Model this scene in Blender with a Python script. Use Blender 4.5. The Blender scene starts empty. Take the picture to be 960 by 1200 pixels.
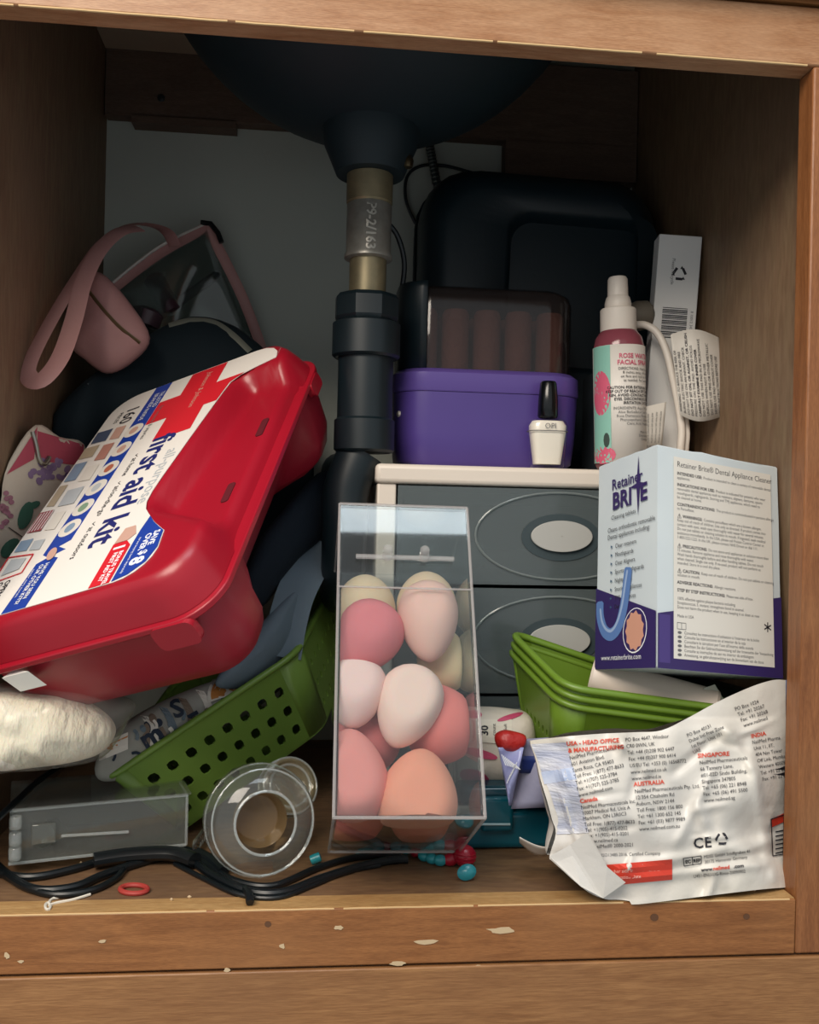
import bpy, math, random
from mathutils import Vector as V, Matrix, noise
from mathutils.bvhtree import BVHTree
random.seed(7)
S = bpy.context.scene
COL = S.collection
PI = math.pi
rad = math.radians

# ---------------------------------------------------------------- camera
FPX = 1100.0
YAW, PITCH, ROLL, CD, CZ = rad(5.95), rad(.2), rad(1.306), .6, .2515
C0 = V((0, -CD, CZ))
_f = V((math.sin(YAW)*math.cos(PITCH), math.cos(YAW)*math.cos(PITCH), math.sin(PITCH)))
_r = V((math.cos(YAW), -math.sin(YAW), 0)); _u = _r.cross(_f)
RGT = _r*math.cos(ROLL) + _u*math.sin(ROLL)
UPV = _u*math.cos(ROLL) - _r*math.sin(ROLL)
cam = bpy.data.cameras.new('camera'); cam.sensor_fit = 'HORIZONTAL'; cam.sensor_width = 36
cam.lens = FPX/960*36; cam.clip_start = .01
co = bpy.data.objects.new('camera', cam); COL.objects.link(co)
m = Matrix((RGT, UPV, -_f)).transposed().to_4x4(); m.translation = C0; co.matrix_world = m
S.camera = co

# ---------------------------------------------------------------- light
W = bpy.data.worlds.new('room_light'); S.world = W; W.use_nodes = True
bg = W.node_tree.nodes['Background']; bg.inputs[0].default_value = (.76, .79, .81, 1); bg.inputs[1].default_value = .70
def area(name, loc, to, size, power, col):
    l = bpy.data.lights.new(name, 'AREA'); l.shape = 'RECTANGLE'; l.size, l.size_y = size
    l.energy = power; l.color = col
    o = bpy.data.objects.new(name, l); COL.objects.link(o); o.location = loc
    o.rotation_euler = (V(to)-V(loc)).to_track_quat('-Z', 'Y').to_euler(); return o
area('vanity_lamp', (-.66, -1.2, 1.36), (.05, .1, .12), (.95, .8), 32, (1, .89, .76))
area('ceiling_panel', (.15, -.80, 2.2), (.15, -.80, 0), (1.0, .62), 13, (.84, .94, 1))
S.view_settings.view_transform = 'Standard'; S.view_settings.look = 'None'
S.view_settings.gamma = 1; S.view_settings.use_curve_mapping = False
S.view_settings.exposure = 0.0
try: S.cycles.transparent_max_bounces = 32
except Exception: pass

# ---------------------------------------------------------------- helpers
def ray(px, py):
    return (RGT*((px-480)/FPX) + UPV*((600-py)/FPX) + _f)
def P(px, py, Y):
    d = ray(px, py); return C0 + d*((Y+CD)/d.y)
def F(px, py, z=0.0):
    d = ray(px, py); return C0 + d*((z-CZ)/d.z)
def lerp(a, b, t): return a + (b-a)*t
def sm(t): t = max(0, min(1, t)); return t*t*(3-2*t)
def spl(pts, n=6, closed=False):
    pts = [V(p) for p in pts]; N = len(pts); out = []
    rng = range(N) if closed else range(N-1)
    for i in rng:
        if closed: a, b, c, d = pts[i-1], pts[i], pts[(i+1) % N], pts[(i+2) % N]
        else: a, b, c, d = pts[max(i-1, 0)], pts[i], pts[i+1], pts[min(i+2, N-1)]
        for k in range(n):
            t = k/n
            out.append(.5*((2*b) + (c-a)*t + (2*a-5*b+4*c-d)*t*t + (3*b-a-3*c+d)*t**3))
    if not closed: out.append(pts[-1])
    return out
def s2l(c): return c/12.92 if c <= .04045 else ((c+.055)/1.055)**2.4
def hx(h): h = h.lstrip('#'); return tuple(s2l(int(h[i:i+2], 16)/255) for i in (0, 2, 4)) + (1,)

class Mt:
    def __init__(s, name):
        s.m = bpy.data.materials.new(name); s.m.use_nodes = True
        s.t = s.m.node_tree; s.n = s.t.nodes; s.b = s.n['Principled BSDF']; s.out = s.n['Material Output']
    def node(s, ty, **k):
        n = s.n.new(ty)
        for a, b in k.items(): setattr(n, a, b)
        return n
    def link(s, a, b): s.t.links.new(a, b)
MATS = {}
def mat(name, col, rough=.5, metal=0, spec=.5, var=None, bump=None, scale=(1, 1, 1), sss=0, coat=0, sheen=0):
    """var=(noise scale, second colour, amount)  bump=(scale, strength, distance)"""
    if name in MATS: return MATS[name]
    M = Mt(name); b = M.b
    c = hx(col) if isinstance(col, str) else col
    b.inputs['Base Color'].default_value = c; b.inputs['Roughness'].default_value = rough
    b.inputs['Metallic'].default_value = metal; b.inputs['Specular IOR Level'].default_value = spec
    b.inputs['Coat Weight'].default_value = coat; b.inputs['Sheen Weight'].default_value = sheen
    if sss:
        b.inputs['Subsurface Weight'].default_value = sss; b.inputs['Subsurface Scale'].default_value = .006
    if var or bump:
        tc = M.node('ShaderNodeTexCoord'); mp = M.node('ShaderNodeMapping'); mp.inputs['Scale'].default_value = scale
        M.link(tc.outputs['Object'], mp.inputs[0])
    if var:
        nz = M.node('ShaderNodeTexNoise'); nz.inputs['Scale'].default_value = var[0]; nz.inputs['Detail'].default_value = 5
        M.link(mp.outputs[0], nz.inputs['Vector'])
        rp = M.node('ShaderNodeValToRGB'); rp.color_ramp.elements[0].position = .35; rp.color_ramp.elements[1].position = .68
        rp.color_ramp.elements[0].color = c; c2 = hx(var[1])
        rp.color_ramp.elements[1].color = tuple(lerp(c[i], c2[i], var[2]) for i in range(3)) + (1,)
        M.link(nz.outputs[0], rp.inputs[0]); M.link(rp.outputs[0], b.inputs['Base Color'])
    if bump:
        nb = M.node('ShaderNodeTexNoise'); nb.inputs['Scale'].default_value = bump[0]; nb.inputs['Detail'].default_value = 4
        M.link(mp.outputs[0], nb.inputs['Vector'])
        bp = M.node('ShaderNodeBump'); bp.inputs['Strength'].default_value = bump[1]; bp.inputs['Distance'].default_value = bump[2]
        M.link(nb.outputs[0], bp.inputs['Height']); M.link(bp.outputs[0], b.inputs['Normal'])
    MATS[name] = M.m; return M.m
def wood(name, c1, c2, c3, scale, rough=.45, fine=60):
    if name in MATS: return MATS[name]
    M = Mt(name); tc = M.node('ShaderNodeTexCoord'); mp = M.node('ShaderNodeMapping'); mp.inputs['Scale'].default_value = scale
    M.link(tc.outputs['Object'], mp.inputs[0])
    n1 = M.node('ShaderNodeTexNoise'); n1.inputs['Scale'].default_value = 6; n1.inputs['Detail'].default_value = 6; n1.inputs['Distortion'].default_value = 1.2
    n2 = M.node('ShaderNodeTexNoise'); n2.inputs['Scale'].default_value = fine; n2.inputs['Detail'].default_value = 3
    n3 = M.node('ShaderNodeTexNoise'); n3.inputs['Scale'].default_value = 9
    M.link(mp.outputs[0], n1.inputs['Vector']); M.link(mp.outputs[0], n2.inputs['Vector']); M.link(tc.outputs['Object'], n3.inputs['Vector'])
    r1 = M.node('ShaderNodeValToRGB'); e = r1.color_ramp.elements
    e[0].position = .3; e[0].color = hx(c1); e[1].position = .7; e[1].color = hx(c2)
    M.link(n1.outputs[0], r1.inputs[0])
    r2 = M.node('ShaderNodeValToRGB'); e = r2.color_ramp.elements
    e[0].position = .38; e[0].color = (1, 1, 1, 1); e[1].position = .62; e[1].color = (.72, .68, .64, 1)
    M.link(n2.outputs[0], r2.inputs[0])
    mx = M.node('ShaderNodeMixRGB', blend_type='MULTIPLY'); mx.inputs[0].default_value = .7
    M.link(r1.outputs[0], mx.inputs[1]); M.link(r2.outputs[0], mx.inputs[2])
    r3 = M.node('ShaderNodeValToRGB'); e = r3.color_ramp.elements; e[0].position = .5; e[0].color = (0, 0, 0, 1); e[1].position = .75; e[1].color = (.5, .5, .5, 1)
    M.link(n3.outputs[0], r3.inputs[0])
    mx2 = M.node('ShaderNodeMixRGB'); mx2.inputs[2].default_value = hx(c3)
    M.link(r3.outputs[0], mx2.inputs[0]); M.link(mx.outputs[0], mx2.inputs[1])
    M.link(mx2.outputs[0], M.b.inputs['Base Color'])
    bp = M.node('ShaderNodeBump'); bp.inputs['Strength'].default_value = .25; bp.inputs['Distance'].default_value = .0006
    M.link(n2.outputs[0], bp.inputs['Height']); M.link(bp.outputs[0], M.b.inputs['Normal'])
    M.b.inputs['Roughness'].default_value = rough
    MATS[name] = M.m; return M.m
def clear(name, tint='#ffffff', diff=None, amt=0.0, rough=.05, ior=1.45, gl=1.0):
    """thin clear sheet: transparent + fresnel gloss (+ a share of diffuse body)"""
    if name in MATS: return MATS[name]
    M = Mt(name); M.n.remove(M.b)
    tr = M.node('ShaderNodeBsdfTransparent'); tr.inputs[0].default_value = hx(tint)
    last = tr
    if diff:
        df = M.node('ShaderNodeBsdfDiffuse'); df.inputs[0].default_value = hx(diff)
        mx = M.node('ShaderNodeMixShader'); mx.inputs[0].default_value = amt
        M.link(tr.outputs[0], mx.inputs[1]); M.link(df.outputs[0], mx.inputs[2]); last = mx
    g = M.node('ShaderNodeBsdfGlossy'); g.inputs['Roughness'].default_value = rough; g.inputs[0].default_value = (gl, gl, gl, 1)
    fr = M.node('ShaderNodeFresnel')      # same reflectance from both sides of the thin sheet
    ge = M.node('ShaderNodeNewGeometry'); mr = M.node('ShaderNodeMapRange')
    mr.inputs['To Min'].default_value = ior; mr.inputs['To Max'].default_value = 1/ior
    M.link(ge.outputs['Backfacing'], mr.inputs[0]); M.link(mr.outputs[0], fr.inputs[0])
    m2 = M.node('ShaderNodeMixShader'); M.link(fr.outputs[0], m2.inputs[0]); M.link(last.outputs[0], m2.inputs[1]); M.link(g.outputs[0], m2.inputs[2])
    M.link(m2.outputs[0], M.out.inputs[0]); MATS[name] = M.m; return M.m

class G:
    def __init__(s): s.v = []; s.f = []; s.pc = []
    def add(s, vs, fs):
        o = len(s.v); s.pc.append((o, len(s.f))); s.v += [V(p) for p in vs]; s.f += [tuple(i+o for i in f) for f in fs]; return s
    def box(s, x0, x1, y0, y1, z0, z1, M=None):
        vs = [V((x, y, z)) for z in (z0, z1) for y in (y0, y1) for x in (x0, x1)]
        if M: vs = [M @ p for p in vs]
        return s.add(vs, [(0, 2, 3, 1), (4, 5, 7, 6), (0, 1, 5, 4), (2, 6, 7, 3), (0, 4, 6, 2), (1, 3, 7, 5)])
    def loft(s, rings, caps=(True, True), closed=True):
        n = len(rings[0]); vs = [p for r in rings for p in r]; fs = []
        for k in range(len(rings)-1):
            for i in range(n if closed else n-1):
                j = (i+1) % n; fs.append((k*n+i, k*n+j, (k+1)*n+j, (k+1)*n+i))
        if caps[0]: fs.append(tuple(range(n-1, -1, -1)))
        if caps[1]: fs.append(tuple((len(rings)-1)*n+i for i in range(n)))
        return s.add(vs, fs)
    def lathe(s, prof, seg=24, M=None, caps=(True, True), sq=1.0):
        rings = []
        for r, z in prof:
            ring = [V((r*math.cos(2*PI*i/seg), r*sq*math.sin(2*PI*i/seg), z)) for i in range(seg)]
            rings.append([M @ p for p in ring] if M else ring)
        return s.loft(rings, caps)
    def tube(s, pts, r, seg=8, closed=False, flat=None, up=None):
        """r: radius or list; flat=(a,b) elliptic/ribbon half sizes"""
        pts = [V(p) for p in pts]; n = len(pts); rings = []; prev = None
        for i, p in enumerate(pts):
            if closed: t = pts[(i+1) % n]-pts[i-1]
            else: t = pts[min(i+1, n-1)]-pts[max(i-1, 0)]
            t.normalize()
            if prev is None:
                a = V(up) if up else (V((0, 0, 1)) if abs(t.z) < .9 else V((0, 1, 0)))
            else: a = prev
            a = (a - t*a.dot(t)).normalized(); prev = a; b = t.cross(a)
            rr = r[i] if isinstance(r, (list, tuple)) else r
            ka, kb = (flat if flat else (rr, rr))
            rings.append([p + a*ka*math.cos(2*PI*k/seg) + b*kb*math.sin(2*PI*k/seg) for k in range(seg)])
        if closed: rings.append(rings[0]); return s.loft(rings, (False, False))
        return s.loft(rings)
    def grid(s, fn, nu, nv):
        vs = [fn(i/nu, j/nv) for j in range(nv+1) for i in range(nu+1)]
        return s.add(vs, [(j*(nu+1)+i, j*(nu+1)+i+1, (j+1)*(nu+1)+i+1, (j+1)*(nu+1)+i) for j in range(nv) for i in range(nu)])
    def prism(s, out, fn0, fn1):
        n = len(out); return s.loft([[fn0(p) for p in out], [fn1(p) for p in out]])
def rrect(w, h, r, n=5, cx=0, cy=0):
    o = []
    for k, (sx, sy) in enumerate(((1, 1), (-1, 1), (-1, -1), (1, -1))):
        for i in range(n+1):
            a = PI/2*(k + i/n); o.append((cx+sx*(w/2-r)+r*math.cos(a), cy+sy*(h/2-r)+r*math.sin(a)))
    return o
LOCAL = set()
def obj(name, g, m, parent=None, smooth=35, bevel=0, seg=2, solid=0, sub=0, off=0):
    me = bpy.data.meshes.new(name); me.from_pydata([tuple(p) for p in g.v], [], g.f); me.validate(); me.update()
    me.materials.append(m)
    if smooth:
        me.shade_smooth()
        if smooth < 180: me.set_sharp_from_angle(angle=rad(smooth))
    o = bpy.data.objects.new(name, me); COL.objects.link(o)
    if parent:
        o.parent = parent
        if parent.parent is None and parent.name not in LOCAL and parent.type == 'EMPTY':
            o.matrix_parent_inverse = parent.matrix_basis.inverted()
    if solid:
        md = o.modifiers.new('solid', 'SOLIDIFY'); md.thickness = solid; md.offset = off
    if bevel:
        md = o.modifiers.new('bevel', 'BEVEL'); md.width = bevel; md.segments = seg; md.limit_method = 'ANGLE'; md.angle_limit = rad(40)
    if sub:
        md = o.modifiers.new('sub', 'SUBSURF'); md.levels = sub; md.render_levels = sub
    return o
def tag(o, label, cat, group=None):
    o['label'] = label; o['category'] = cat
    if group: o['group'] = group
    return o
def thing(name, label, cat, loc=(0, 0, 0), M=None, group=None):
    o = bpy.data.objects.new(name, None); COL.objects.link(o); o.empty_display_size = .02
    if M is not None: o.matrix_basis = M; LOCAL.add(o.name)
    else: o.location = loc; o.matrix_basis = Matrix.Translation(V(loc))
    return tag(o, label, cat, group)
def struct(name, g, m, **k):
    o = obj(name, g, m, **k); o['kind'] = 'structure'; return o

JOIN = {'barcode', 'recycling_mark', 'silver_streak', 'rep_frame', 'side_frame', 'side_lines', 'book_icon', 'star_mark', 'picture_lines', 'red_frame', 'flower_petal', 'language_dot', 'embossed_mark'}
class Print:
    """flat print gathered in (u,v); emitted as thin meshes laid on a surface"""
    def __init__(s): s.L = {}
    def lay(s, name, m):
        return s.L.setdefault((name, m.name), (m, G()))[1]
    def poly(s, name, m, pts):
        s.lay(name, m).add([V((p[0], p[1], 0)) for p in pts], [tuple(range(len(pts)))])
    def rect(s, name, m, x0, y0, x1, y1, nu=1, nv=1):
        s.lay(name, m).grid(lambda a, b: V((lerp(x0, x1, a), lerp(y0, y1, b), 0)), nu, nv)
    def ell(s, name, m, x, y, a, b, n=20, rot=0):
        c, q = math.cos(rot), math.sin(rot)
        g = s.lay(name, m); o = len(g.v); R3 = 1 if max(a, b) < .004 or (1 < max(a, b) < 3) else 3
        pt = lambda t, k: V((x+k*(a*math.cos(t)*c-b*math.sin(t)*q), y+k*(a*math.cos(t)*q+b*math.sin(t)*c), 0))
        vs = [pt(0, 0)] + [pt(2*PI*i/n, (k+1)/R3) for k in range(R3) for i in range(n)]
        fs = [(0, 1+i, 1+(i+1) % n) for i in range(n)] + [(1+k*n+i, 1+(k+1)*n+i, 1+(k+1)*n+(i+1) % n, 1+k*n+(i+1) % n) for k in range(R3-1) for i in range(n)]
        g.add(vs, fs)
    def strip(s, name, m, pts, w):
        p = spl([(a, b, 0) for a, b in pts], 5); n = len(p); g = s.lay(name, m); vs = []
        for i in range(n):
            t = (p[min(i+1, n-1)]-p[max(i-1, 0)]).normalized(); ww = w if not isinstance(w, (list, tuple)) else lerp(w[0], w[1], i/(n-1))
            e = V((-t.y, t.x, 0))*ww/2*(1 if 0 < i < n-1 else .6); vs += [p[i]-e, p[i]+e]
        g.add(vs, [(2*i, 2*i+2, 2*i+3, 2*i+1) for i in range(n-1)])
    def ring(s, name, m, pts, w):
        n = len(pts)
        for i in range(n): s.line(name, m, pts[i], pts[(i+1) % n], w)
    def line(s, name, m, a, b, w):
        d = V((b[0]-a[0], b[1]-a[1])); 
        if d.length == 0: return
        d.normalize(); q = V((-d.y, d.x))*w/2
        s.poly(name, m, [(a[0]-q.x, a[1]-q.y), (b[0]-q.x, b[1]-q.y), (b[0]+q.x, b[1]+q.y), (a[0]+q.x, a[1]+q.y)])
    def arc(s, name, m, x, y, r, a0, a1, w, n=12):
        s.lay(name, m).grid(lambda a, b: V((x+(r-w/2+w*b)*math.cos(lerp(a0, a1, a)), y+(r-w/2+w*b)*math.sin(lerp(a0, a1, a)), 0)), n, 1)
    def text(s, m, body, x, y, size, rot=0, align='LEFT', bold=0, xs=1, lead=1, shear=0, flipy=False, res=2, name='printed_text', sp=1):
        cu = bpy.data.curves.new('t', 'FONT'); cu.body = body; cu.size = size; cu.align_x = align; cu.offset = bold*size
        cu.resolution_u = res; cu.space_line = lead; cu.shear = shear; cu.space_character = sp
        ob = bpy.data.objects.new('t', cu); me = bpy.data.meshes.new_from_object(ob)
        c, q = math.cos(rot), math.sin(rot); vs = []
        for v in me.vertices:
            a, b = v.co.x*xs, v.co.y
            dx, dy = a*c-b*q, a*q+b*c
            vs.append(V((x+dx, y-dy if flipy else y+dy, 0)))
        s.lay(name, m).add(vs, [tuple(p.vertices) for p in me.polygons]); wid = max([v.co.x*xs for v in me.vertices] + [0])
        bpy.data.objects.remove(ob); bpy.data.curves.remove(cu); bpy.data.meshes.remove(me); return wid
    def emit(s, parent, fn, lift=.0002, step=.00007):
        for k, ((name, _), (m, g)) in enumerate(s.L.items()):
            vs = [fn(p.x, p.y, lift+step*k) for p in g.v]; pc = g.pc + [(len(g.v), len(g.f))]
            if 'text' in name or len(pc) > 60 or name in JOIN:
                o = obj(name, G().add(vs, g.f), m, parent, smooth=0); o['kind'] = 'stuff'; continue
            for (a, fa), (b, fb) in zip(pc, pc[1:]):
                obj(name, G().add(vs[a:b], [tuple(i-a for i in f) for f in g.f[fa:fb]]), m, parent, smooth=0)
def caster(g):
    b = BVHTree.FromPolygons([tuple(p) for p in g.v], [list(f) for f in g.f]); last = [C0+_f]
    def fn(px, py, lift):
        d = ray(px, py).normalized(); loc, nor, i, t = b.ray_cast(C0, d)
        if loc is None:
            loc, nor, i, t = b.find_nearest(C0 + d*(last[0]-C0).length)
        last[0] = loc
        return loc - d*lift
    return fn
XL, XRW, YB, XR, HT, ZC = -.2308, .358, .447, .3295, .56, .78
def clampw(p, e=.0015):
    p.x = min(max(p.x, XL+e), XRW-e) if p.y > .02 else max(p.x, XL+e)
    p.y = min(p.y, YB-e); p.z = max(p.z, 0.0008) if p.y > -.001 else p.z
    return p
def pillow(out, Y, th, rings=7, seg=48, amp=0, fr=30, seed=0, pw=2.2, yfn=None, back=1.0, zmin=None, ctr=None):
    o = spl([(p[0], p[1], 0) for p in out], max(1, seg//len(out)), True); n = len(o)
    c = V((sum(p.x for p in o)/n, sum(p.y for p in o)/n, 0)) if ctr is None else V((ctr[0], ctr[1], 0))
    g = G(); yf = yfn or (lambda x, y: Y)
    def pt(q, s, side):
        p = P(q.x, q.y, yf(q.x, q.y)); off = th*(1-s**pw)**(1/pw)
        if amp:
            nz = noise.noise_vector(V((p.x*fr+seed, p.y*fr, p.z*fr)))
            off += amp*nz.x*(1-s**4); p = p + V((0, 0, amp*.5*nz.z*(1-s**4)))
        p = p + V((0, side*off*(back if side > 0 else 1), 0)); p = clampw(p)
        if zmin is not None: p.z = max(p.z, zmin)
        return p
    seq = []
    for side in (-1, 1):
        ks = [math.sin(PI/2*k/rings) for k in range(1, rings+1)]
        if side > 0: ks = ks[::-1][1:]
        for s in ks: seq.append([pt(c+(q-c)*s, s, side) for q in o])
    g.loft(seq, (False, False))
    a = pt(c, 0, -1); b = pt(c, 0, 1); k = len(g.v); g.v += [a, b]; L = (len(seq)-1)*n
    for i in range(n):
        j = (i+1) % n; g.f.append((k, j, i)); g.f.append((k+1, L+i, L+j))
    return g

# ---------------------------------------------------------------- shared materials
M_frame = wood('honey_oak_frame', '#83522a', '#a06a3c', '#9a6d45', (3, 30, 30))
M_frameV = wood('honey_oak_stile', '#7f4e2a', '#9a643b', '#926a46', (30, 30, 3))
M_base = wood('oak_base_board', '#8a5e38', '#a3764b', '#80593a', (2.5, 40, 40), fine=40)
M_side = wood('side_veneer', '#7c604a', '#867055', '#806a55', (10, 10, 2), rough=.6, fine=25)
M_floor = wood('worn_cabinet_floor', '#6e523c', '#866748', '#5c4534', (4, 16, 16), rough=.6, fine=18)
M_white = mat('white_plastic', '#e6ddd2', .4)
M_black = mat('black_plastic', '#0f1c22', .4)  # teal lift in the colour stands in for haze over the black
M_ink = mat('black_ink', '#23222a', .6)
M_greyink = mat('grey_ink', '#6a6a6c', .6)
M_red_ink = mat('red_ink', '#d8422e', .5)
M_paper = mat('white_paper', '#e6e4de', .6)

# ---------------------------------------------------------------- setting
struct('floor', G().box(XL-.012, XRW+.012, .0205, YB, -.016, 0), M_floor)
M_wallL = M_side
struct('wall_left', G().box(XL-.012, XL, .0205, YB, 0, ZC), M_side)
struct('wall_right', G().box(XRW, XRW+.012, .0205, YB, 0, ZC), M_side)
M_back = mat('painted_back_wall', '#c3c9c0', .8, var=(6, '#b4bab3', .7), bump=(120, .15, .001))
wb = struct('wall_back', G().box(XL-.012, XRW+.012, YB, YB+.01, -.016, ZC), M_back)
struct('ceiling', G().box(XL-.012, XRW+.012, .0205, YB, ZC, ZC+.016), wood('raw_board', '#6d5a4a', '#7d6a58', '#6d5a4a', (4, 16, 16), rough=.8))
struct('floor', G().box(-2, 2, -2.2, .02, -.155, -.14), mat('room_floor', '#8d969b', .5, var=(3, '#80898e', .6)))
tr = struct('trim_1', G().box(-.60, XR+.10, 0, .02, HT, .6), wood('worn_top_rail', '#9c6c46', '#b58a66', '#c09a78', (3, 24, 24)), bevel=.0015)  # top rail in a paler, pinker wood than the other frame parts
struct('trim_2', G().box(-.60, XR, 0, .02, -.037, 0), M_frame, bevel=.0012)
struct('trim_3', G().box(XR, XR+.10, 0, .02, -.037, HT), M_frameV, bevel=.0015)
struct('trim_4', G().box(-.60, XL-.0005, 0, .02, 0, HT), M_frameV, bevel=.0015)
struct('trim_5', G().box(-.60, XR+.30, -.001, .02, -.14, -.0385), M_base, bevel=.001)
struct('trim_6', G().box(-.60, XR+.30, -.018, .0, .604, .745), M_frame, bevel=.002)
struct('trim_7', G().box(-.60, XR+.30, .0, .02, .602, .78), M_frame)
struct('trim_8', G().box(-.64, XR+.32, -.035, .02, .782, .815), mat('countertop', '#c9c3b8', .3), bevel=.004)
M_cleat = wood('back_cleat', '#5f4d42', '#6f5a4c', '#665448', (3, 20, 20), rough=.7)
struct('trim_9', G().box(XL+.001, XRW-.001, YB-.018, YB-.0005, .672, .76), M_cleat, bevel=.001)
struct('trim_10', G().box(XL+.03, XL+.14, YB-.022, YB-.0005, .664, .6715), M_cleat)
struct('trim_11', G().box(.205, .355, YB-.022, YB-.0005, .632, .6715), M_cleat)
struct('trim_12', G().box(XL+.001, -.03, YB-.06, YB-.019, .742, .75), mat('pale_edge', '#a08d78', .6))
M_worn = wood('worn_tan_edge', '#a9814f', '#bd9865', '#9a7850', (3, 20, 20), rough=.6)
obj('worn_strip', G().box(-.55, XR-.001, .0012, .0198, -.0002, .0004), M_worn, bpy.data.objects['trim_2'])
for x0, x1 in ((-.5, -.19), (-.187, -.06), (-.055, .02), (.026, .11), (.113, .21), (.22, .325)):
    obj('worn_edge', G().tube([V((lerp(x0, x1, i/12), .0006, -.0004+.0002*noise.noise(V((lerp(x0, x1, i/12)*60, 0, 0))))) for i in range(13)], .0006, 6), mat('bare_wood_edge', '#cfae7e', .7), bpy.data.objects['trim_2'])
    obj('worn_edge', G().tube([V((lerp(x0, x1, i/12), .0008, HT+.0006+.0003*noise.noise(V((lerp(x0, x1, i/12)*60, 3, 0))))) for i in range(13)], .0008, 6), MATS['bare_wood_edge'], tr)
# scars of white paint and chips on the lower rail
M_chip = mat('paint_chip_white', '#c4ad8b', .8)
t2 = bpy.data.objects['trim_2']
for px, py, a, b in ((397, 1087, 9, 4), (331, 1109, 4.5, 4), (266, 1137, 5, 4), (500, 1104, 21, 4), (589, 1090, 22, 5), (467, 1129, 13, 3.5), (8, 1120, 4, 5), (24, 1127, 5, 3), (120, 1103, 6, 2.5), (560, 1132, 6, 2)):
    pts = []
    for i in range(11):
        t = 2*PI*i/11; k = random.uniform(.5, .95); pts.append((px+a*k*math.cos(t), py+b*k*math.sin(t)))
    obj('paint_chip', G().prism(pts, lambda p: P(p[0], p[1], .0002), lambda p: P(p[0], p[1], -.0004)), M_chip, t2, smooth=0)
tag_knot = G()
for px, py, r in ((314, 1083, 4), (767, 1075, 5), (875, 1074, 4)):
    pts = [(px+r*math.cos(t), py+r*.9*math.sin(t)) for t in [2*PI*i/10 for i in range(10)]]
    obj('wood_knot', G().prism(pts, lambda p: P(p[0], p[1], .0002), lambda p: P(p[0], p[1], -.0003)), mat('knot', '#5d3d26', .7), t2, smooth=0)
# screw head in the cleat
obj('screw_head', G().lathe([(.004, 0), (.004, .001), (.002, .002)], 12, Matrix.Translation(P(189, 115, YB-.018)) @ Matrix.Rotation(PI/2, 4, 'X')), M_black, bpy.data.objects['trim_9'])

# ---------------------------------------------------------------- sink and drain
SX, SY = .043, .20
M_sink = mat('dark_enamel_underside', '#0c2028', .6, bump=(25, .3, .002), var=(5, '#11272e', .8))  # blue cast of the haze is put into this dark base colour
sk = thing('sink_basin', 'dark enamelled underside of round sink bowl above the drain pipe', 'sink', (SX, SY, .575))
prof = []
for i in range(17):
    a = PI/2*i/16; prof.append((max(.03, .2*math.sin(a)), .78-.205*math.cos(a)))
obj('bowl', G().lathe(prof, 48, Matrix.Translation((SX, SY, -.001)), caps=(True, True)), M_sink, sk)
obj('drain_boss', G().lathe([(.030, .6), (.042, .585), (.040, .566), (.033, .55), (.029, .5405)], 32, Matrix.Translation((SX, SY, 0))), M_sink, sk)
obj('overflow_nub', G().lathe([(.004, 0), (.005, .006), (.003, .01)], 10, Matrix.Translation((SX+.031, SY-.012, .545))), mat('old_brass', '#6d6048', .4, 1), sk)

dp = thing('drain_pipe', 'sink drain with brass collar, metal sleeve and black plastic couplings', 'pipe', (SX, SY, .2))
T = Matrix.Translation((SX, SY, 0))
M_brass = mat('tarnished_brass', '#8d8266', .42, .5, var=(60, '#6f6852', .8))
M_steel = mat('dull_chrome', '#a3a098', .36, .5, var=(80, '#807d74', .7))
obj('brass_collar', G().lathe([(.017, .541), (.0197, .540), (.0197, .5165), (.0185, .515)], 32, T), M_brass, dp)
sl = obj('metal_sleeve', G().lathe([(.0185, .515), (.0192, .514), (.0192, .474), (.0205, .472), (.0205, .469), (.0185, .468)], 32, T), M_steel, dp)
pr = Print()
pr.text(M_steel, 'P9-2/163', 0, 0, .011, rot=0, bold=.03, name='embossed_mark')
def cylmap(R, cx, cy, a0, z0, rotdown=True):
    def fn(u, v, l):
        a = a0 + (v)/R; r = R+l+.0005
        return V((cx+r*math.sin(a), cy-r*math.cos(a), z0-u))
    return fn
pr.emit(sl, cylmap(.0192, SX, SY, -.15, .512), .0003)
obj('tail_tube', G().lathe([(.0158, .469), (.0158, .43)], 32, T), M_brass, dp)
nut = []
for z, k in ((.4375, .9), (.434, 1), (.418, 1), (.4145, .92)):
    nut.append([V((SX+.0272*k*math.cos(2*PI*i/16)*(1.04 if i % 2 else .99), SY+.0272*k*math.sin(2*PI*i/16)*(1.04 if i % 2 else .99), z)) for i in range(16)])
obj('slip_nut', G().loft(nut), M_black, dp, smooth=20)
obj('coupling', G().lathe([(.026, .4145), (.029, .413), (.029, .386), (.0265, .384)], 32, T), M_black, dp)
obj('pipe_body', G().lathe([(.0235, .386), (.0235, .330)], 32, T), M_black, dp)
obj('lower_coupling', G().lathe([(.0235, .333), (.0258, .331), (.0258, .306), (.0235, .304)], 32, T), M_black, dp)
tX = .0285
path = [(SX-.002, SY, .3045), (SX-.006, SY, .296), (tX, SY, .27), (tX, SY, .24), (tX, SY+.01, .205), (tX, SY+.05, .18), (tX, SY+.095, .205), (tX, SY+.11, .25), (tX, SY+.13, .285), (tX, SY+.17, .295), (tX, YB-.001, .297)]
obj('trap_bend', G().tube(spl(path, 6), .0195, 18), M_black, dp)
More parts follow.
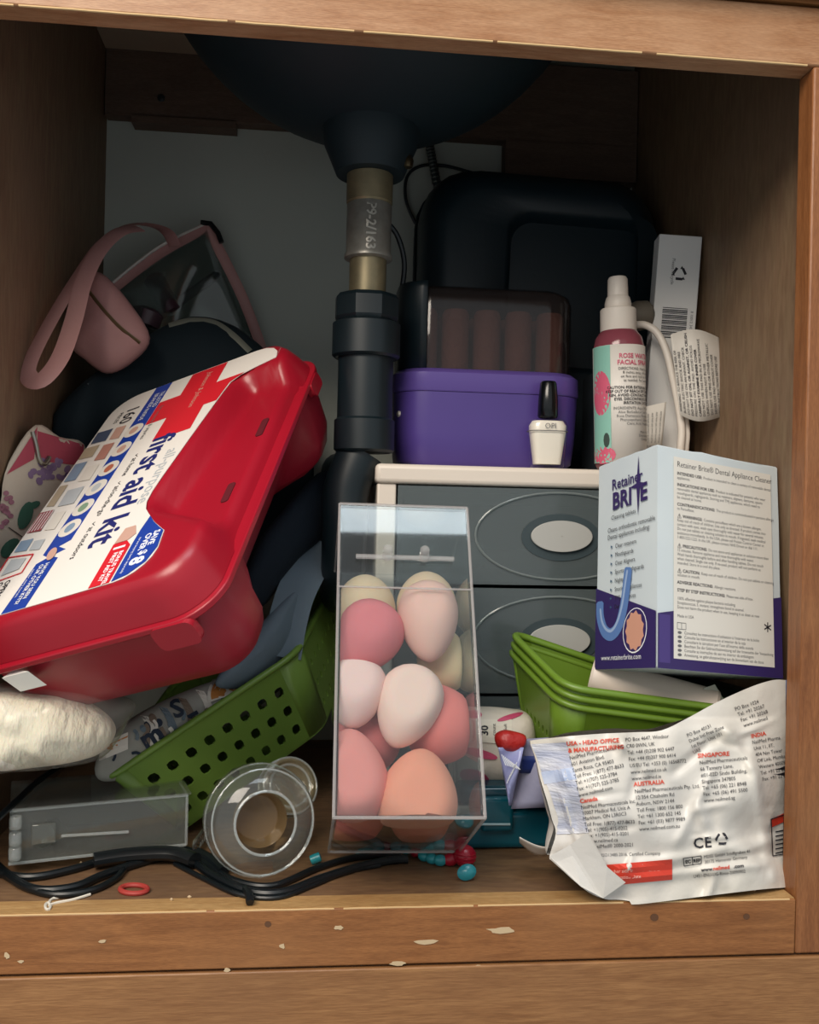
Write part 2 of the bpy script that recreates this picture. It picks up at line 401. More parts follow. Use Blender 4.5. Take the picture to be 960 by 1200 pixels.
# braided supply hose
hp = spl([P(500, 120, .43), P(503, 165, .431), P(509, 200, .433), P(518, 250, .435), P(519, 330, .436), P(519, 470, .437)], 8)
sh = thing('supply_hose', 'braided metal water supply hose behind black case', 'hose', hp[-1])
obj('hose_core', G().tube(hp, .0046, 10), mat('hose_dark', '#3b4446', .4, .6), sh)
brd = G()
hp2 = spl([P(500, 120, .43), P(503, 165, .431), P(509, 200, .433), P(518, 250, .435), P(519, 330, .436)], 26)
for p, q in zip(hp2[::3], hp2[1::3]):
    t = (q-p).normalized(); a = t.orthogonal().normalized(); b = t.cross(a)
    brd.tube([p+(a*math.cos(k)+b*math.sin(k))*.0047 for k in [2*PI*i/10 for i in range(10)]], .0008, 5, closed=True)
obj('braid_rings', brd, mat('hose_braid', '#6d7674', .35, .8), sh)['kind'] = 'stuff'
cb = spl([P(487, 262, .44), P(476, 235, .44), P(477, 208, .438), P(492, 195, .436), P(520, 194, .436), P(560, 204, .437), P(600, 213, .438), P(650, 218, .438), P(700, 215, .438), P(738, 203, .438), P(741, 190, .438)], 8)
tag(obj('power_cable', G().tube(cb, .0018, 8), M_black), 'thin black cable draped along the back wall above black case', 'cable')
cb = spl([P(447, 255, .27), P(465, 275, .275), P(474, 310, .28), P(468, 350, .28), P(455, 372, .27), P(440, 385, .262)], 8)
tag(obj('power_cable', G().tube(cb, .0026, 8), M_black), 'black cable curving beside the drain pipe', 'cable')

# ---------------------------------------------------------------- drawer tower
tx0, tx1, ty0, ty1, tz = .0543, .352, .185, .432, .2944
dt = thing('drawer_tower', 'white plastic drawer tower with three smoky see-through drawers', 'drawers', ((tx0+tx1)/2, (ty0+ty1)/2, 0))
M_tower = mat('off_white_plastic', '#e2d8cc', .42)
obj('top_panel', G().box(tx0-.002, tx1, ty0-.004, ty1, tz-.0165, tz), M_tower, dt, bevel=.004, seg=3)
for a in (tx0, tx1-.016):
    obj('side_panel', G().box(a, a+.016, ty0, ty1, .008, tz-.0165), M_tower, dt, bevel=.0015)
obj('back_panel', G().box(tx0+.016, tx1-.016, ty1-.004, ty1, .008, tz-.0165), M_tower, dt)
obj('base', G().box(tx0-.002, tx1, ty0-.003, ty1, 0, .008), M_tower, dt, bevel=.002)
M_smoke = clear('smoky_drawer_plastic', '#b4bec0', '#8d999c', .30, .16)
M_smoke2 = clear('smoky_ring_plastic', '#b8c2c4', '#b4bfc0', .35, .1)
M_hand = mat('light_grey_handle', '#b4b4b0', .5)
dx0, dx1 = tx0+.0172, tx1-.0172; dcx = P(657, 620, ty0).x
for k, (z0, z1) in enumerate(((.1945, .2765), (.1025, .1915), (.0105, .0995))):
    dr = obj('drawer', G().box(dx0, dx1, ty0-.002, ty0+.001, z0, z1).box(dx0+.004, dx0+.006, ty0+.001, ty1-.01, z0, z1-.012).box(dx1-.006, dx1-.004, ty0+.001, ty1-.01, z0, z1-.012).box(dx0+.006, dx1-.006, ty0+.001, ty1-.01, z0, z0+.002).box(dx0+.006, dx1-.006, ty1-.012, ty1-.01, z0+.002, z1-.012), M_smoke, dt, smooth=0)
    zc = (z0+z1)/2+.001; n = 40
    obj('oval_ridge', G().tube([V((dcx+.074*math.cos(2*PI*i/n), ty0-.0025, zc+.037*math.sin(2*PI*i/n))) for i in range(n)], .0011, 6, closed=True), M_smoke2, dr)
    obj('handle_well', G().lathe([(.001, 0), (.0345, .0002), (.0345, .0006), (.001, .0007)], 40, Matrix.Translation((dcx, ty0-.0021, zc-.001)) @ Matrix.Rotation(PI/2, 4, 'X'), sq=.58), mat('dark_well', '#39464b', .5), dr)
    obj('handle', G().lathe([(.02, .0008), (.0265, .001), (.0268, .003), (.0262, .0036), (.0005, .0036)], 40, Matrix.Translation((dcx, ty0-.0025, zc)) @ Matrix.Rotation(PI/2, 4, 'X'), sq=.5, caps=(True, False)), M_hand, dr, smooth=25)
# things inside the drawers
def lying(name, label, cat, px, py, Y, r, l, m, yaw=0):
    p = P(px, py, Y); M = Matrix.Translation(p) @ Matrix.Rotation(yaw, 4, 'Z') @ Matrix.Rotation(PI/2, 4, 'Y')
    o = obj(name, G().lathe([(r*.35, -l/2+.003), (r*.9, -l/2), (r, -l/2+.002), (r, l/2-.002), (r*.9, l/2), (r*.35, l/2-.003)], 20, M), m); return tag(o, label, cat)
lying('bandage_roll', 'tan bandage roll seen through the middle smoky drawer', 'bandage', 566, 782, .225, .015, .042, mat('tan_bandage', '#b39a86', .8, bump=(90, .4, .002)))
lying('cream_tube', 'dull pink tube lying in the top smoky drawer', 'tube', 610, 656, .235, .009, .07, mat('dull_pink', '#a77f78', .5))
lying('thread_spool', 'pale ribbed spool in the left end of top smoky drawer', 'spool', 552, 650, .222, .011, .018, mat('pale_spool', '#b9b6ae', .5, bump=(200, .5, .002)), .6)
lying('makeup_stick', 'dark brown makeup stick in the top smoky drawer', 'makeup', 650, 662, .25, .008, .07, mat('brown_stick', '#584640', .5))
lying('lotion_tube', 'black tube lying in the middle smoky drawer', 'tube', 610, 760, .28, .014, .08, M_black)

# ---------------------------------------------------------------- on top of the tower
def slab_box(name, label, cat, c, w, d, h, m, M=None): pass
# black carrying case standing at the back
cx0, cx1 = P(492, 330, .33).x, P(775, 330, .325).x
CM = Matrix.Translation(((cx0+cx1)/2, .318, tz+.0038)) @ Matrix.Rotation(rad(1.6), 4, 'Y')
bc = thing('carrying_case', 'large black hard-shell case with recessed front standing behind purple box', 'case', M=CM)
M_case = mat('black_case_shell', '#0f2028', .42, bump=(300, .2, .0005), var=(4, '#14272f', .6))  # teal haze mixed into the black of the shell
cw, chh = (cx1-cx0), .305
rings = []
def caseout(k, y, top=.055, bot=.02):
    w, h = cw-2*k, chh-2*k; o = []
    for q, (sx, sz, r) in enumerate(((1, 1, top), (-1, 1, top), (-1, -1, bot), (1, -1, bot))):
        r = max(.004, r-k*.6)
        for i in range(7):
            a = PI/2*(q+i/6); o.append(V((sx*(w/2-r)+r*math.cos(a)-(.006*sm((sz+1)/2)), y, chh/2+sz*(h/2-r)+r*math.sin(a))))
    return o
def recess(k, y, x0, x1, z0, z1, r):
    o = []
    for q, (X, Z) in enumerate(((x1, z1), (x0, z1), (x0, z0), (x1, z0))):
        sx = 1 if q in (0, 3) else -1; sz = 1 if q < 2 else -1
        for i in range(7):
            a = PI/2*(q+i/6); o.append(V((X-sx*(r+k)+r*math.cos(a), y, Z-sz*(r+k)+r*math.sin(a))))
    return o
obj('shell', G().loft([caseout(.004, .10), caseout(0, .094), caseout(0, .03), caseout(.006, .012), caseout(.02, .001), caseout(.028, 0),
    recess(0, .001, -.046, .110, .10, .262, .022), recess(.004, .004, -.046, .110, .10, .262, .022), recess(.009, .018, -.046, .110, .10, .262, .022)]), M_case, bc, smooth=50)
obj('seam_band', G().tube([V((p.x*1.005, .062, p.z)) for p in caseout(-.0005, 0)], .0018, 6, closed=True), M_black, bc)


# purple set with smoky lid
ux0, ux1 = P(462, 480, .225).x, .2395
ucx, uw = (ux0+ux1)/2, ux1-ux0
uy0, uy1 = .2135, .3075; ucy, ud = (uy0+uy1)/2, uy1-uy0
ps = thing('roller_box', 'purple plastic appliance box with smoky see-through lid on drawer tower', 'appliance', (ucx, ucy, tz))
M_purp = mat('purple_plastic', '#52408c', .33, var=(9, '#46377c', .5))
def rr3(w, d, r, z): return [V((ucx+a, ucy+b, z)) for a, b in rrect(w, d, r, 7)]
obj('body', G().loft([rr3(uw*.88, ud*.86, .024, tz+.001), rr3(uw*.95, ud*.93, .028, tz+.006), rr3(uw*.985, ud*.975, .031, tz+.03), rr3(uw, ud, .032, tz+.058), rr3(uw, ud, .032, tz+.066)]), M_purp, ps, smooth=45)
obj('rim', G().loft([rr3(uw, ud, .032, tz+.0665), rr3(uw+.003, ud+.002, .033, tz+.068), rr3(uw+.001, ud+.001, .032, tz+.083), rr3(uw-.008, ud-.008, .03, tz+.087)]), mat('purple_rim', '#5f4c98', .3), ps, smooth=45)
M_lid = clear('smoky_lid_plastic', '#bcb0ac', '#5a5252', .14, .08)
lw = uw-.012
obj('lid', G().loft([rr3(lw, ud-.012, .028, tz+.0872), rr3(lw, ud-.012, .028, tz+.15), rr3(lw-.004, ud-.016, .026, tz+.157), rr3(lw-.02, ud-.03, .02, tz+.162)], (False, True)), M_lid, ps, smooth=45)
for sx in (-1,):
    xa = ucx+sx*(lw/2+.0012); xb = ucx+sx*(lw/2-.030)
    pts = [(ucx+a, ucy+b) for a, b in rrect(lw+.003, ud-.009, .029, 7)]
    pts = [p for p in pts if sx*(p[0]-ucx) > lw/2-.026]
    pts.sort(key=lambda p: -p[1])
    obj('lid_end', G().loft([[V((p[0], p[1], z)) for p in pts] for z in (tz+.0872, tz+.158, tz+.164)], (False, False), closed=False), M_black, ps, solid=.0015, smooth=45)
M_roll = mat('brown_roller', '#8a6258', .7, bump=(150, .6, .003))
for i in range(5):
    for j in range(2):
        q = V((ucx-.058+.029*i, ucy-.018+.036*j, tz+.0875))
        obj('roller', G().lathe([(.011, 0), (.0125, .002), (.0125, .052), (.0105, .056), (.004, .057)], 14, Matrix.Translation(q)), M_roll, ps)
obj('latch_dot', G().lathe([(.003, 0), (.003, .002), (.001, .003)], 10, Matrix.Translation((ux0+.006, ucy-.028, tz+.047)) @ Matrix.Rotation(-PI/2, 4, 'Y') , sq=2), M_white, ps)

# nail polish
npp = P(642, 546, .196); npx, npy = npp.x, .2
nl = thing('nail_polish', 'small white nail polish bottle with black cap on drawer tower', 'nail polish', (npx, npy, tz))
def ov(w, d, z, r=.006): return [V((npx+a, npy+b, z)) for a, b in rrect(w, d, r, 4)]
M_vial = clear('polish_glass', '#ffffff', None, 0, .04)
obj('bottle', G().loft([ov(.027, .018, tz+.0005), ov(.029, .019, tz+.003), ov(.033, .022, tz+.03, .008), ov(.0345, .022, tz+.038, .009), ov(.03, .02, tz+.0425, .009), ov(.016, .016, tz+.0445, .0075)]), M_vial, nl, smooth=50)
obj('polish', G().loft([ov(.023, .014, tz+.004, .004), ov(.0305, .0195, tz+.03, .007), ov(.032, .0197, tz+.0375, .008), ov(.027, .017, tz+.0415, .008)]), mat('milky_polish', '#ece6d8', .3), nl, smooth=50)
obj('label_line', G().tube([V((npx+a, npy+b, tz+.0325)) for a, b in rrect(.0343, .0228, .0085, 4)], .0004, 5, closed=True), M_greyink, nl)
pp = Print(); pp.text(M_greyink, 'OPI', 0, 0, .0065, align='CENTER'); pp.emit(nl, lambda u, v, l: V((npx+u, npy-.0114-l, tz+.0345+v)))
obj('cap', G().lathe([(.0078, .0445), (.0088, .046), (.0085, .06), (.0072, .0745), (.006, .0762)], 24, Matrix.Translation((npx, npy, tz))), mat('gloss_black_cap', '#070b0e', .2), nl)

# spray bottle
bp_ = P(728, 541, .212)
SM = Matrix.Translation((bp_.x, .213, tz+.0012)) @ Matrix.Rotation(rad(-2.2), 4, 'Y') @ Matrix.Diagonal((1.0, 1.0, 1.09, 1))
sb = thing('spray_bottle', 'pink face mist spray bottle with white pump and printed label', 'bottle', M=SM)
R_ = .0225
obj('bottle', G().lathe([(.017, 0.001), (.0205, .002), (R_, .006), (R_, .100), (.0205, .108), (.0165, .113), (.0135, .1155)], 40), mat('pink_liquid_bottle', '#8e4a55', .15, var=(20, '#7a3d4a', .6)), sb, smooth=60)
obj('cap_collar', G().lathe([(.0155, .113), (.016, .114), (.0158, .131), (.015, .132)], 32), M_white, sb)
obj('pump', G().lathe([(.0115, .132), (.0118, .136), (.0105, .141), (.0092, .1425), (.0088, .156), (.0075, .158), (.0, .1585)], 28, caps=(True, False)), M_white, sb)
lab = obj('label', G().grid(lambda u, v: V(((R_+.0004)*math.sin(lerp(-1.75, 1.75, u)), -(R_+.0004)*math.cos(lerp(-1.75, 1.75, u)), lerp(.006, .100, v))), 40, 1), mat('bottle_label', '#e4dfd8', .45), sb, solid=.0002)
pr = Print(); M_mint = mat('mint_print', '#8cc3b4', .5); M_rose = mat('rose_print', '#d6607c', .5)
A = lambda deg: rad(deg)*R_
pr.rect('mint_panel', M_mint, A(-88), .006, A(-37), .0998, 10, 1)
pr.ell('rose_print', M_rose, A(-62), .062, .010, .018, 18); pr.ell('rose_print', M_rose, A(-58), .012, .012, .007, 14)
pr.ell('leaf_print', mat('leaf_dark', '#3a4a44', .5), A(-48), .024, .003, .006, 10)
pr.text(M_rose, 'ROSE WATER\nFACIAL SPRAY', A(62), .089, .0052, align='RIGHT', bold=.02)
pr.text(M_ink, 'DIRECTIONS: Hold bottle\n8 inches away and spray\non face and neck as often\nas needed. For best use', A(66), .0795, .0031, align='RIGHT')
pr.text(M_ink, 'CAUTION: FOR EXTERNAL USE\nKEEP OUT OF REACH OF CHILD\nREN. AVOID CONTACT WITH\nEYES. DISCONTINUE USE IF\nIRRITATION OCCURS', A(66), .0645, .0031, align='RIGHT', bold=.02)
pr.text(M_greyink, 'INGREDIENTS: Aqua (Water)\nAloe Barbadensis Leaf Juice\nRosa Damascena Flower Oil\nPhenoxyethanol, Glycerin,\nCitric Acid, Fragrance', A(66), .048, .0031, align='RIGHT')
pr.text(M_greyink, 'Made in USA\nDistributed by\nCruelty free', A(66), .029, .0028, align='RIGHT')
for i in range(14): pr.rect('barcode', M_ink, A(28)+i*.00095, .0085, A(28)+i*.00095+(.0006 if i % 3 else .0003), .0155)
pr.emit(lab, lambda u, v, l: V(((R_+.0006+l)*math.sin(u/R_), -(R_+.0006+l)*math.cos(u/R_), v)), .0004, .00005)

# white carton leaning by the wall
pT, pB = P(826, 279, .238), P(803, 520, .238)
ang = math.atan2(pT.x-pB.x, pT.z-pB.z)
KM = Matrix.Translation((pB.x-.0395, .243, tz+.002)) @ Matrix.Rotation(ang*.75, 4, 'Y') @ Matrix.Rotation(rad(-8), 4, 'Z')
kx = thing('carton', 'slim white carton with recycling mark and barcode leaning by the wall', 'box', M=KM)
kh = (pT.z-tz)/math.cos(ang)*1.005
obj('carton_body', G().box(0, .0395, 0, .022, 0, kh), mat('white_carton', '#ececea', .55), kx, bevel=.0008)
pr = Print()
def recyc(pr, m, x, y, r, w, flip=1):
    for k in range(3):
        a0 = PI/2+k*2*PI/3; a = [(x+r*math.cos(a0+d), y+flip*r*math.sin(a0+d)) for d in (.45, 1.6)]
        pr.line('recycling_mark', m, a[0], a[1], w)
        c = (x+r*1.0*math.cos(a0+1.75), y+flip*r*1.0*math.sin(a0+1.75)); pr.ell('recycling_mark', m, c[0], c[1], w*.8, w*.8, 3, a0)
recyc(pr, M_ink, .021, kh-.036, .0058, .0024)
pr.text(M_greyink, 'Please Recycle', .0135, kh-.022, .0042, rot=-PI/2)
for i in range(17): pr.rect('barcode', M_ink, .008, kh-.068-i*.0017, .031, kh-.068-i*.0017-(.0011 if i % 3 else .0006))
pr.text(M_greyink, '8 10012 34567', .034, kh-.07, .0035, rot=-PI/2)
pr.emit(kx, lambda u, v, l: V((u, -l, v)))

# dark folded cloth behind the cord
hpX0, hpX1 = .262, .312
tag(obj('heating_pad', G().loft([[V((a, b, z)) for a, b in rrect(hpX1-hpX0, .05, .012, 5, (hpX0+hpX1)/2, .284)] for z in (tz+.001, tz+.05, tz+.094)] + [[V((a, b, tz+.1)) for a, b in rrect(hpX1-hpX0-.014, .036, .01, 5, (hpX0+hpX1)/2, .284)]]), mat('navy_pad', '#0d1b24', .85, bump=(200, .4, .001)), smooth=50), 'dark navy folded heating pad behind the white cord', 'heating pad')

# white cord with paper tags
wc = thing('tagged_cord', 'white appliance cord with printed paper warning tags', 'cord', (.29, .22, tz))
cpath = spl([P(742, 381, .232), P(756, 381, .226), P(770, 390, .22), P(781, 412, .215), P(789, 445, .212), P(796, 480, .210), P(799, 505, .209), P(798, 522, .210), P(797, 536, .214)], 8)
obj('cable', G().tube(cpath, .0034, 12), M_white, wc)
cpath2 = spl([p+V((.0065, .004, 0)) for p in cpath[30:]], 2)
obj('cable', G().tube(cpath2, .0028, 10), M_white, wc)
obj('cord_plug', G().lathe([(.004, 0), (.011, .003), (.014, .012), (.013, .022), (.006, .028)], 20, Matrix.Translation(P(750, 370, .252)) @ Matrix.Rotation(rad(80), 4, 'Y') @ Matrix.Translation((0, 0, -.014))), mat('dull_beige', '#6e675c', .6), wc)
def paper(tl, tr, br, bl, Y, curl, n=16, th=.0003):
    def fn(u, v):
        x = lerp(lerp(bl[0], br[0], u), lerp(tl[0], tr[0], u), v); y = lerp(lerp(bl[1], br[1], u), lerp(tl[1], tr[1], u), v)
        return P(x, y, Y + curl(u, v))
    return fn
M_tag = mat('paper_tag', '#ded9d0', .6)
fn = paper((786, 392), (843, 396), (851, 492), (797, 486), .196, lambda u, v: .022*max(0, u-.42)**1.3 + .004*math.cos(u*PI*1.2))
fe = lambda u, v: fn(u, v) + V((0, 0, .006*math.sin(u*PI)*(v) - .004*math.sin(u*PI*1.3)*(1-v)))
tg = obj('paper_tag', G().grid(fe, 24, 4), M_tag, wc, solid=.0003)
pr = Print()
ln = ['WARNING: TO REDUCE THE RISK OF', 'BURNS, ELECTRIC SHOCK AND FIRE', 'DO NOT USE ON AN INFANT. CHECK', 'DO NOT SIT ON, OR AGAINST, OR CRUSH', 'PRESSURE ON THE PAD. AVOID FOLDS', 'CAREFULLY EXAMINE INNER COVER', 'DO NOT USE THIS PAD IN A MICROWAVE', 'UNPLUG WHEN NOT IN USE', 'DO NOT USE PINS OR OTHER METALLIC', 'NEVER USE PAD WITHOUT COVER', 'READ INSTRUCTIONS BEFORE USE']
for i, t in enumerate(ln): pr.text(M_ink, t, .065+i*.084, .05, .072, rot=PI/2, bold=.02 if i in (3, 5) else 0, xs=.62 if i != 3 else .66)
pr2 = Print(); pr2.L = pr.L
pr.emit(tg, lambda u, v, l: fe(min(max(u, 0), 1), min(max(v, 0), 1)) - ray(820, 440)*(l+.0004))
fn2 = paper((750, 478), (781, 471), (776, 522), (752, 522), .203, lambda u, v: .006*u)
tg2 = obj('paper_tag', G().grid(fn2, 10, 3), M_tag, wc, solid=.0003)
pr = Print()
for i in range(5): pr.text(M_greyink, 'Model UL Listed 120V 60Hz 50W', .18+i*.17, .06, .09, rot=PI/2, xs=.6)
pr.emit(tg2, lambda u, v, l: fn2(min(max(u, 0), 1), min(max(v, 0), 1)) - ray(765, 500)*(l+.0004))

# ---------------------------------------------------------------- first aid kit
KR = Matrix(((-.187, .86, -.475), (-.77, -.428, -.473), (-.61, .277, .742)))
_x = V(KR.col[0]).normalized(); _z = V(KR.col[2]); _z = (_z-_x*_z.dot(_x)).normalized(); _y = _z.cross(_x)
KT = V((-.1378, .1111, .27555))
FM = Matrix((_x, _y, _z)).transposed().to_4x4(); FM.translation = KT
fa = thing('first_aid_kit', 'red plastic first aid kit case with white printed label lying tilted', 'first aid kit', M=FM)
M_red = mat('red_plastic', '#a01528', .32, var=(7, '#941224', .6))
M_redb = mat('red_base_plastic', '#961a2c', .36)
KX0, KX1, KY0, KY1 = -.160, .152, -.082, .112        # lid outline
def kout(k, z, notch=0, n=9, r=.03):
    w, h = KX1-KX0-2*k, KY1-KY0-2*k; cx, cy = (KX0+KX1)/2, (KY0+KY1)/2; o = []
    C = [(1, 1), (-1, 1), (-1, -1), (1, -1)]
    for q, (sx, sy) in enumerate(C):
        rr = max(.006, r-k*.5)
        for i in range(n+1):
            a = PI/2*(q+i/n); o.append(V((cx+sx*(w/2-rr)+rr*math.cos(a), cy+sy*(h/2-rr)+rr*math.sin(a), z)))
        nx = C[(q+1) % 4]
        a0 = o[-1]; a1 = V((cx+nx[0]*(w/2-rr)+rr*math.cos(PI/2*(q+1)), cy+nx[1]*(h/2-rr)+rr*math.sin(PI/2*(q+1)), z))
        for i in range(1, 24): o.append(a0.lerp(a1, i/24))
    if notch:
        for p in o:
            if p.y > cy+h/2-.004:
                t = sm((.098-abs(p.x-.0))/.03); p.y -= notch*t
    return o
# lid: height field over the outline
def scoopmask(x, y):
    yb = .050-.139*(x+.03); xr = .064+.6*(y-.049)
    return sm((y-yb)/.016)*sm((xr-x)/.016)*sm((x+.116)/.016)
base_ring = kout(0, 0)
lidr = []
NR = 30
for k in range(NR+1):
    s = 1-(k/NR)
    ring = []
    for p in base_ring:
        cx, cy = (KX0+KX1)/2, (KY0+KY1)/2
        # shrink toward a central segment so the rim stays even
        inset = (1-s)*.097
        x = cx + (p.x-cx)*(1-inset/((KX1-KX0)/2)*.98); y = cy+(p.y-cy)*(1-inset/((KY1-KY0)/2)*.995)
        z = -.026 + .026*math.sin(PI/2*min(1, inset/.011))
        z -= .017*scoopmask(x, y)*sm((z+.028)/.012)
        ring.append(V((x, y, z)))
    lidr.append(ring)
lid_g = G().loft(lidr, (False, True))
lid = obj('lid', lid_g, M_red, fa, smooth=60)
obj('rim_flange', G().loft([kout(.002, -.0262), kout(-.004, -.0265), kout(-.004, -.031), kout(.002, -.0315)]), M_red, fa, bevel=.0008)
obj('base', G().loft([kout(.003, -.0318), kout(.004, -.05, .014), kout(.008, -.075, .03), kout(.014, -.088, .036), kout(.024, -.094, .036)]), M_redb, fa, smooth=50)
obj('latch', G().loft([[V((-.122+a, KY1+.0035+c, b-.034)) for a, b in rrect(.024, .012, .004, 4)] for c in (-.004, .001, .0016)]), M_red, fa, smooth=40)
obj('latch', G().loft([[V((KX1+.0035+c, .083+a, b-.036)) for a, b in rrect(.030, .018, .005, 4)] for c in (-.004, .0012, .002)]), M_red, fa, smooth=40)
# handle slots in the scoop
for x0, x1, y in ((-.052, -.028, .098), (.030, .052, .094)):
    obj('handle_slot', G().loft([[V((lerp(x0, x1, .5)+a, y+b, z)) for a, b in rrect(x1-x0, .006, .002, 3)] for z in (-.0185, -.0163)]), mat('slot_dark_red', '#5a0d1a', .6), fa)
# label
M_lab = mat('kit_label_white', '#e9e3dc', .4); M_blue = mat('kit_label_blue', '#1d3f9c', .4); M_navy = mat('kit_label_navy', '#232a6d', .4)
M_cross = mat('kit_label_red', '#d3222f', .4); M_wink = mat('white_ink', '#eef0f4', .45)
out = [(-.136, .098), (-.120, .098), (-.115, .080), (-.1105, .068), (-.103, .0605), (-.085, .0572), (-.06, .0535), (-.03, .0492), (.0, .0452), (.02, .0425), (.037, .0408), (.05, .0412), (.0595, .0445), (.0665, .0495), (.073, .0545), (.0805, .0602), (.088, .0672), (.0945, .0735), (.112, .076)]
for i in range(6):
    a = PI/2-i/5*PI/2; out.append((.113+.024*math.cos(a), .052+.024*math.sin(a)))
out += [(.137, -.045)]
for i in range(7):
    a = -i/6*PI/2; out.append((.113+.024*math.cos(a), -.048+.024*math.sin(a)))
for i in range(7):
    a = -PI/2-i/6*PI/2; out.append((-.122+.026*math.cos(a), -.046+.026*math.sin(a)))
out += [(-.148, .07)]
for i in range(5):
    a = PI-i/4*PI/2; out.append((-.122+.026*math.cos(a), .072+.026*math.sin(a)))
lb = obj('label', G().prism(out, lambda p: V((p[0], p[1], .0002)), lambda p: V((p[0], p[1], .0006))), M_lab, fa, smooth=0)
pr = Print()
pr.poly('blue_band', M_blue, [(-.1478, -.031), (-.1478, -.014), (.070, -.014), (.074, -.0225), (.080, -.0135), (.0835, -.024), (.088, -.016), (.1368, -.0165), (.1368, -.037), (.088, -.035), (.084, -.027), (.079, -.034), (.075, -.034)])
M_cream = mat('label_cream', '#e0d9cf', .45); M_salm = mat('label_salmon', '#c9a090', .45); M_lgrey = mat('label_grey', '#b7bcc0', .45); M_steelb = mat('label_steel_blue', '#8298b0', .45)
cols = [M_salm, M_salm, mat('label_rust', '#b4674f', .45), M_lgrey, mat('label_leaf', '#7f9a80', .45), M_steelb]
for i, x in enumerate((-.0753, -.048, -.0212, .0038, .0285, .0525)):
    pr.ell('round_picture', M_cream, x, -.0243, .0098, .0092)
    pr.ell('picture_spot_%s' % 'abcdef'[i] if False else 'picture_spot', cols[i], x, -.0243, .0055, .0042, 12)
# red cross
cxx, cyy, q = -.0945, .0255, .0178
pr.poly('red_cross', M_cross, [(cxx-q, cyy-.039), (cxx+q, cyy-.039), (cxx+q, cyy-q), (cxx+.0525, cyy-q), (cxx+.0525, cyy+q), (cxx+q, cyy+q), (cxx+q, cyy+.0298), (cxx-.008, cyy+.034), (cxx-q, cyy+.045), (cxx-q, cyy+q), (cxx-.0525, cyy+q), (cxx-.0525, cyy-q), (cxx-q, cyy-q)])
pr.text(M_salm, 'Johnson & Johnson', -.139, .0265, .0075, shear=.2)
pr.text(M_lgrey, 'all-purpose', -.018, .0325, .0145, xs=1.05)
pr.text(M_navy, 'first aid kit', -.046, .0095, .0305, bold=.022, xs=1.02)
pr.text(M_ink, '✓at home   ✓at/on-the-go   ✓at outdoors', -.030, -.0025, .0072)
pr.text(M_greyink, 'for wounds & injuries', -.104, -.009, .0058)
pr.text(M_ink, '160', -.124, -.050, .0185, bold=.01); pr.text(M_ink, 'PIECES', -.12, -.058, .006)
pr.text(M_wink, 'TRUSTED\nBRANDS INSIDE', -.134, -.020, .0062)
# blue corner flash and red ribbon
pr.poly('blue_corner', M_blue, [(.0715, .0535), (.0805, .060), (.088, .0668), (.0945, .0731), (.112, .0756), (.125, .072), (.1335, .062), (.1365, .051), (.0995, .051), (.086, .0515)])
pr.text(M_wink, 'SAVE', .0925, .0660, .0066, bold=.03, name='corner_text'); pr.text(M_wink, 'OVER', .0935, .0600, .0066, bold=.03, name='corner_text')
pr.text(M_wink, '$', .1115, .0625, .0085, bold=.03, name='corner_text'); pr.text(M_wink, '8', .1175, .0588, .0145, bold=.04, name='corner_text')
pr.text(M_wink, 'versus buying items separately', .095, .0550, .0029, name='corner_text')
pr.poly('red_ribbon', M_cross, [(.094, .0335), (.1366, .0335), (.1366, .0495), (.100, .0495), (.094, .0445)])
pr.poly('ribbon_tip', M_salm, [(.078, .036), (.0935, .0338), (.0935, .0447), (.0885, .0492), (.078, .0445)])
pr.text(M_wink, '1', .0965, .0365, .0125, bold=.04, name='ribbon_text'); pr.text(M_wink, 'BONUS TRAVEL\nFIRST AID KIT', .1045, .0435, .0046, bold=.03, name='ribbon_text')
# small product pictures along the lower edge
M_dk = mat('label_dark_blue', '#4b566f', .45); M_tan = mat('label_tan', '#b5a48c', .45)
for x0, x1, y0, y1, mm in ((-.095, -.074, -.070, -.052, M_dk), (-.092, -.070, -.049, -.037, M_salm), (-.072, -.052, -.072, -.055, M_tan), (-.066, -.040, -.050, -.037, mat('label_brick', '#b98376', .45)), (-.048, -.020, -.070, -.056, M_steelb), (-.036, -.012, -.052, -.038, M_cream), (-.018, .012, -.070, -.060, M_tan), (-.006, .018, -.056, -.038, M_lgrey), (.016, .044, -.071, -.055, mat('label_maroon', '#97434a', .45)), (.024, .048, -.052, -.040, M_cream), (.050, .066, -.070, -.056, M_steelb), (.056, .070, -.054, -.042, M_lgrey)):
    pr.poly('product_picture', mm, [(x0, y0), (x1-.003, y0+.001), (x1, y1), (x0+.002, y1-.001)])
for i in range(5): pr.rect('picture_lines', M_wink, .018, -.069+i*.003, .041, -.0682+i*.003)
pr.ring('red_frame', M_cross, [(.068, -.071), (.096, -.069), (.094, -.044), (.074, -.045)], .0012)
pr.poly('product_picture', M_lgrey, [(.072, -.066), (.090, -.065), (.088, -.05), (.076, -.05)])
pr.ell('hand_picture', M_salm, .0815, -.0245, .0075, .004, 12, .3)
pr.text(M_ink, 'OPEN KIT FOR\nCONTENTS LIST', .098, -.055, .0065, bold=.02)
pr.text(M_wink, 'HAVE YOU SEEN\nOUR OTHER KITS?', .091, -.0245, .0048, bold=.02); pr.text(M_wink, 'care for every moment', .094, -.034, .003)
pr.emit(lb, lambda u, v, l: V((u, v, .0006+l)), .00005, .00002)
# torn sticker on the base edge
stp = [(17, 780), (44, 774), (36, 788)]
obj('sticker', G().prism([(KX1+.0045, -.030), (KX1+.0045, -.052), (KX1-.001, -.045)], lambda p: V((p[0]+.0002, p[1], -.0335)), lambda p: V((p[0]+.0002, p[1]+.004, -.048))), M_paper, fa, smooth=0)

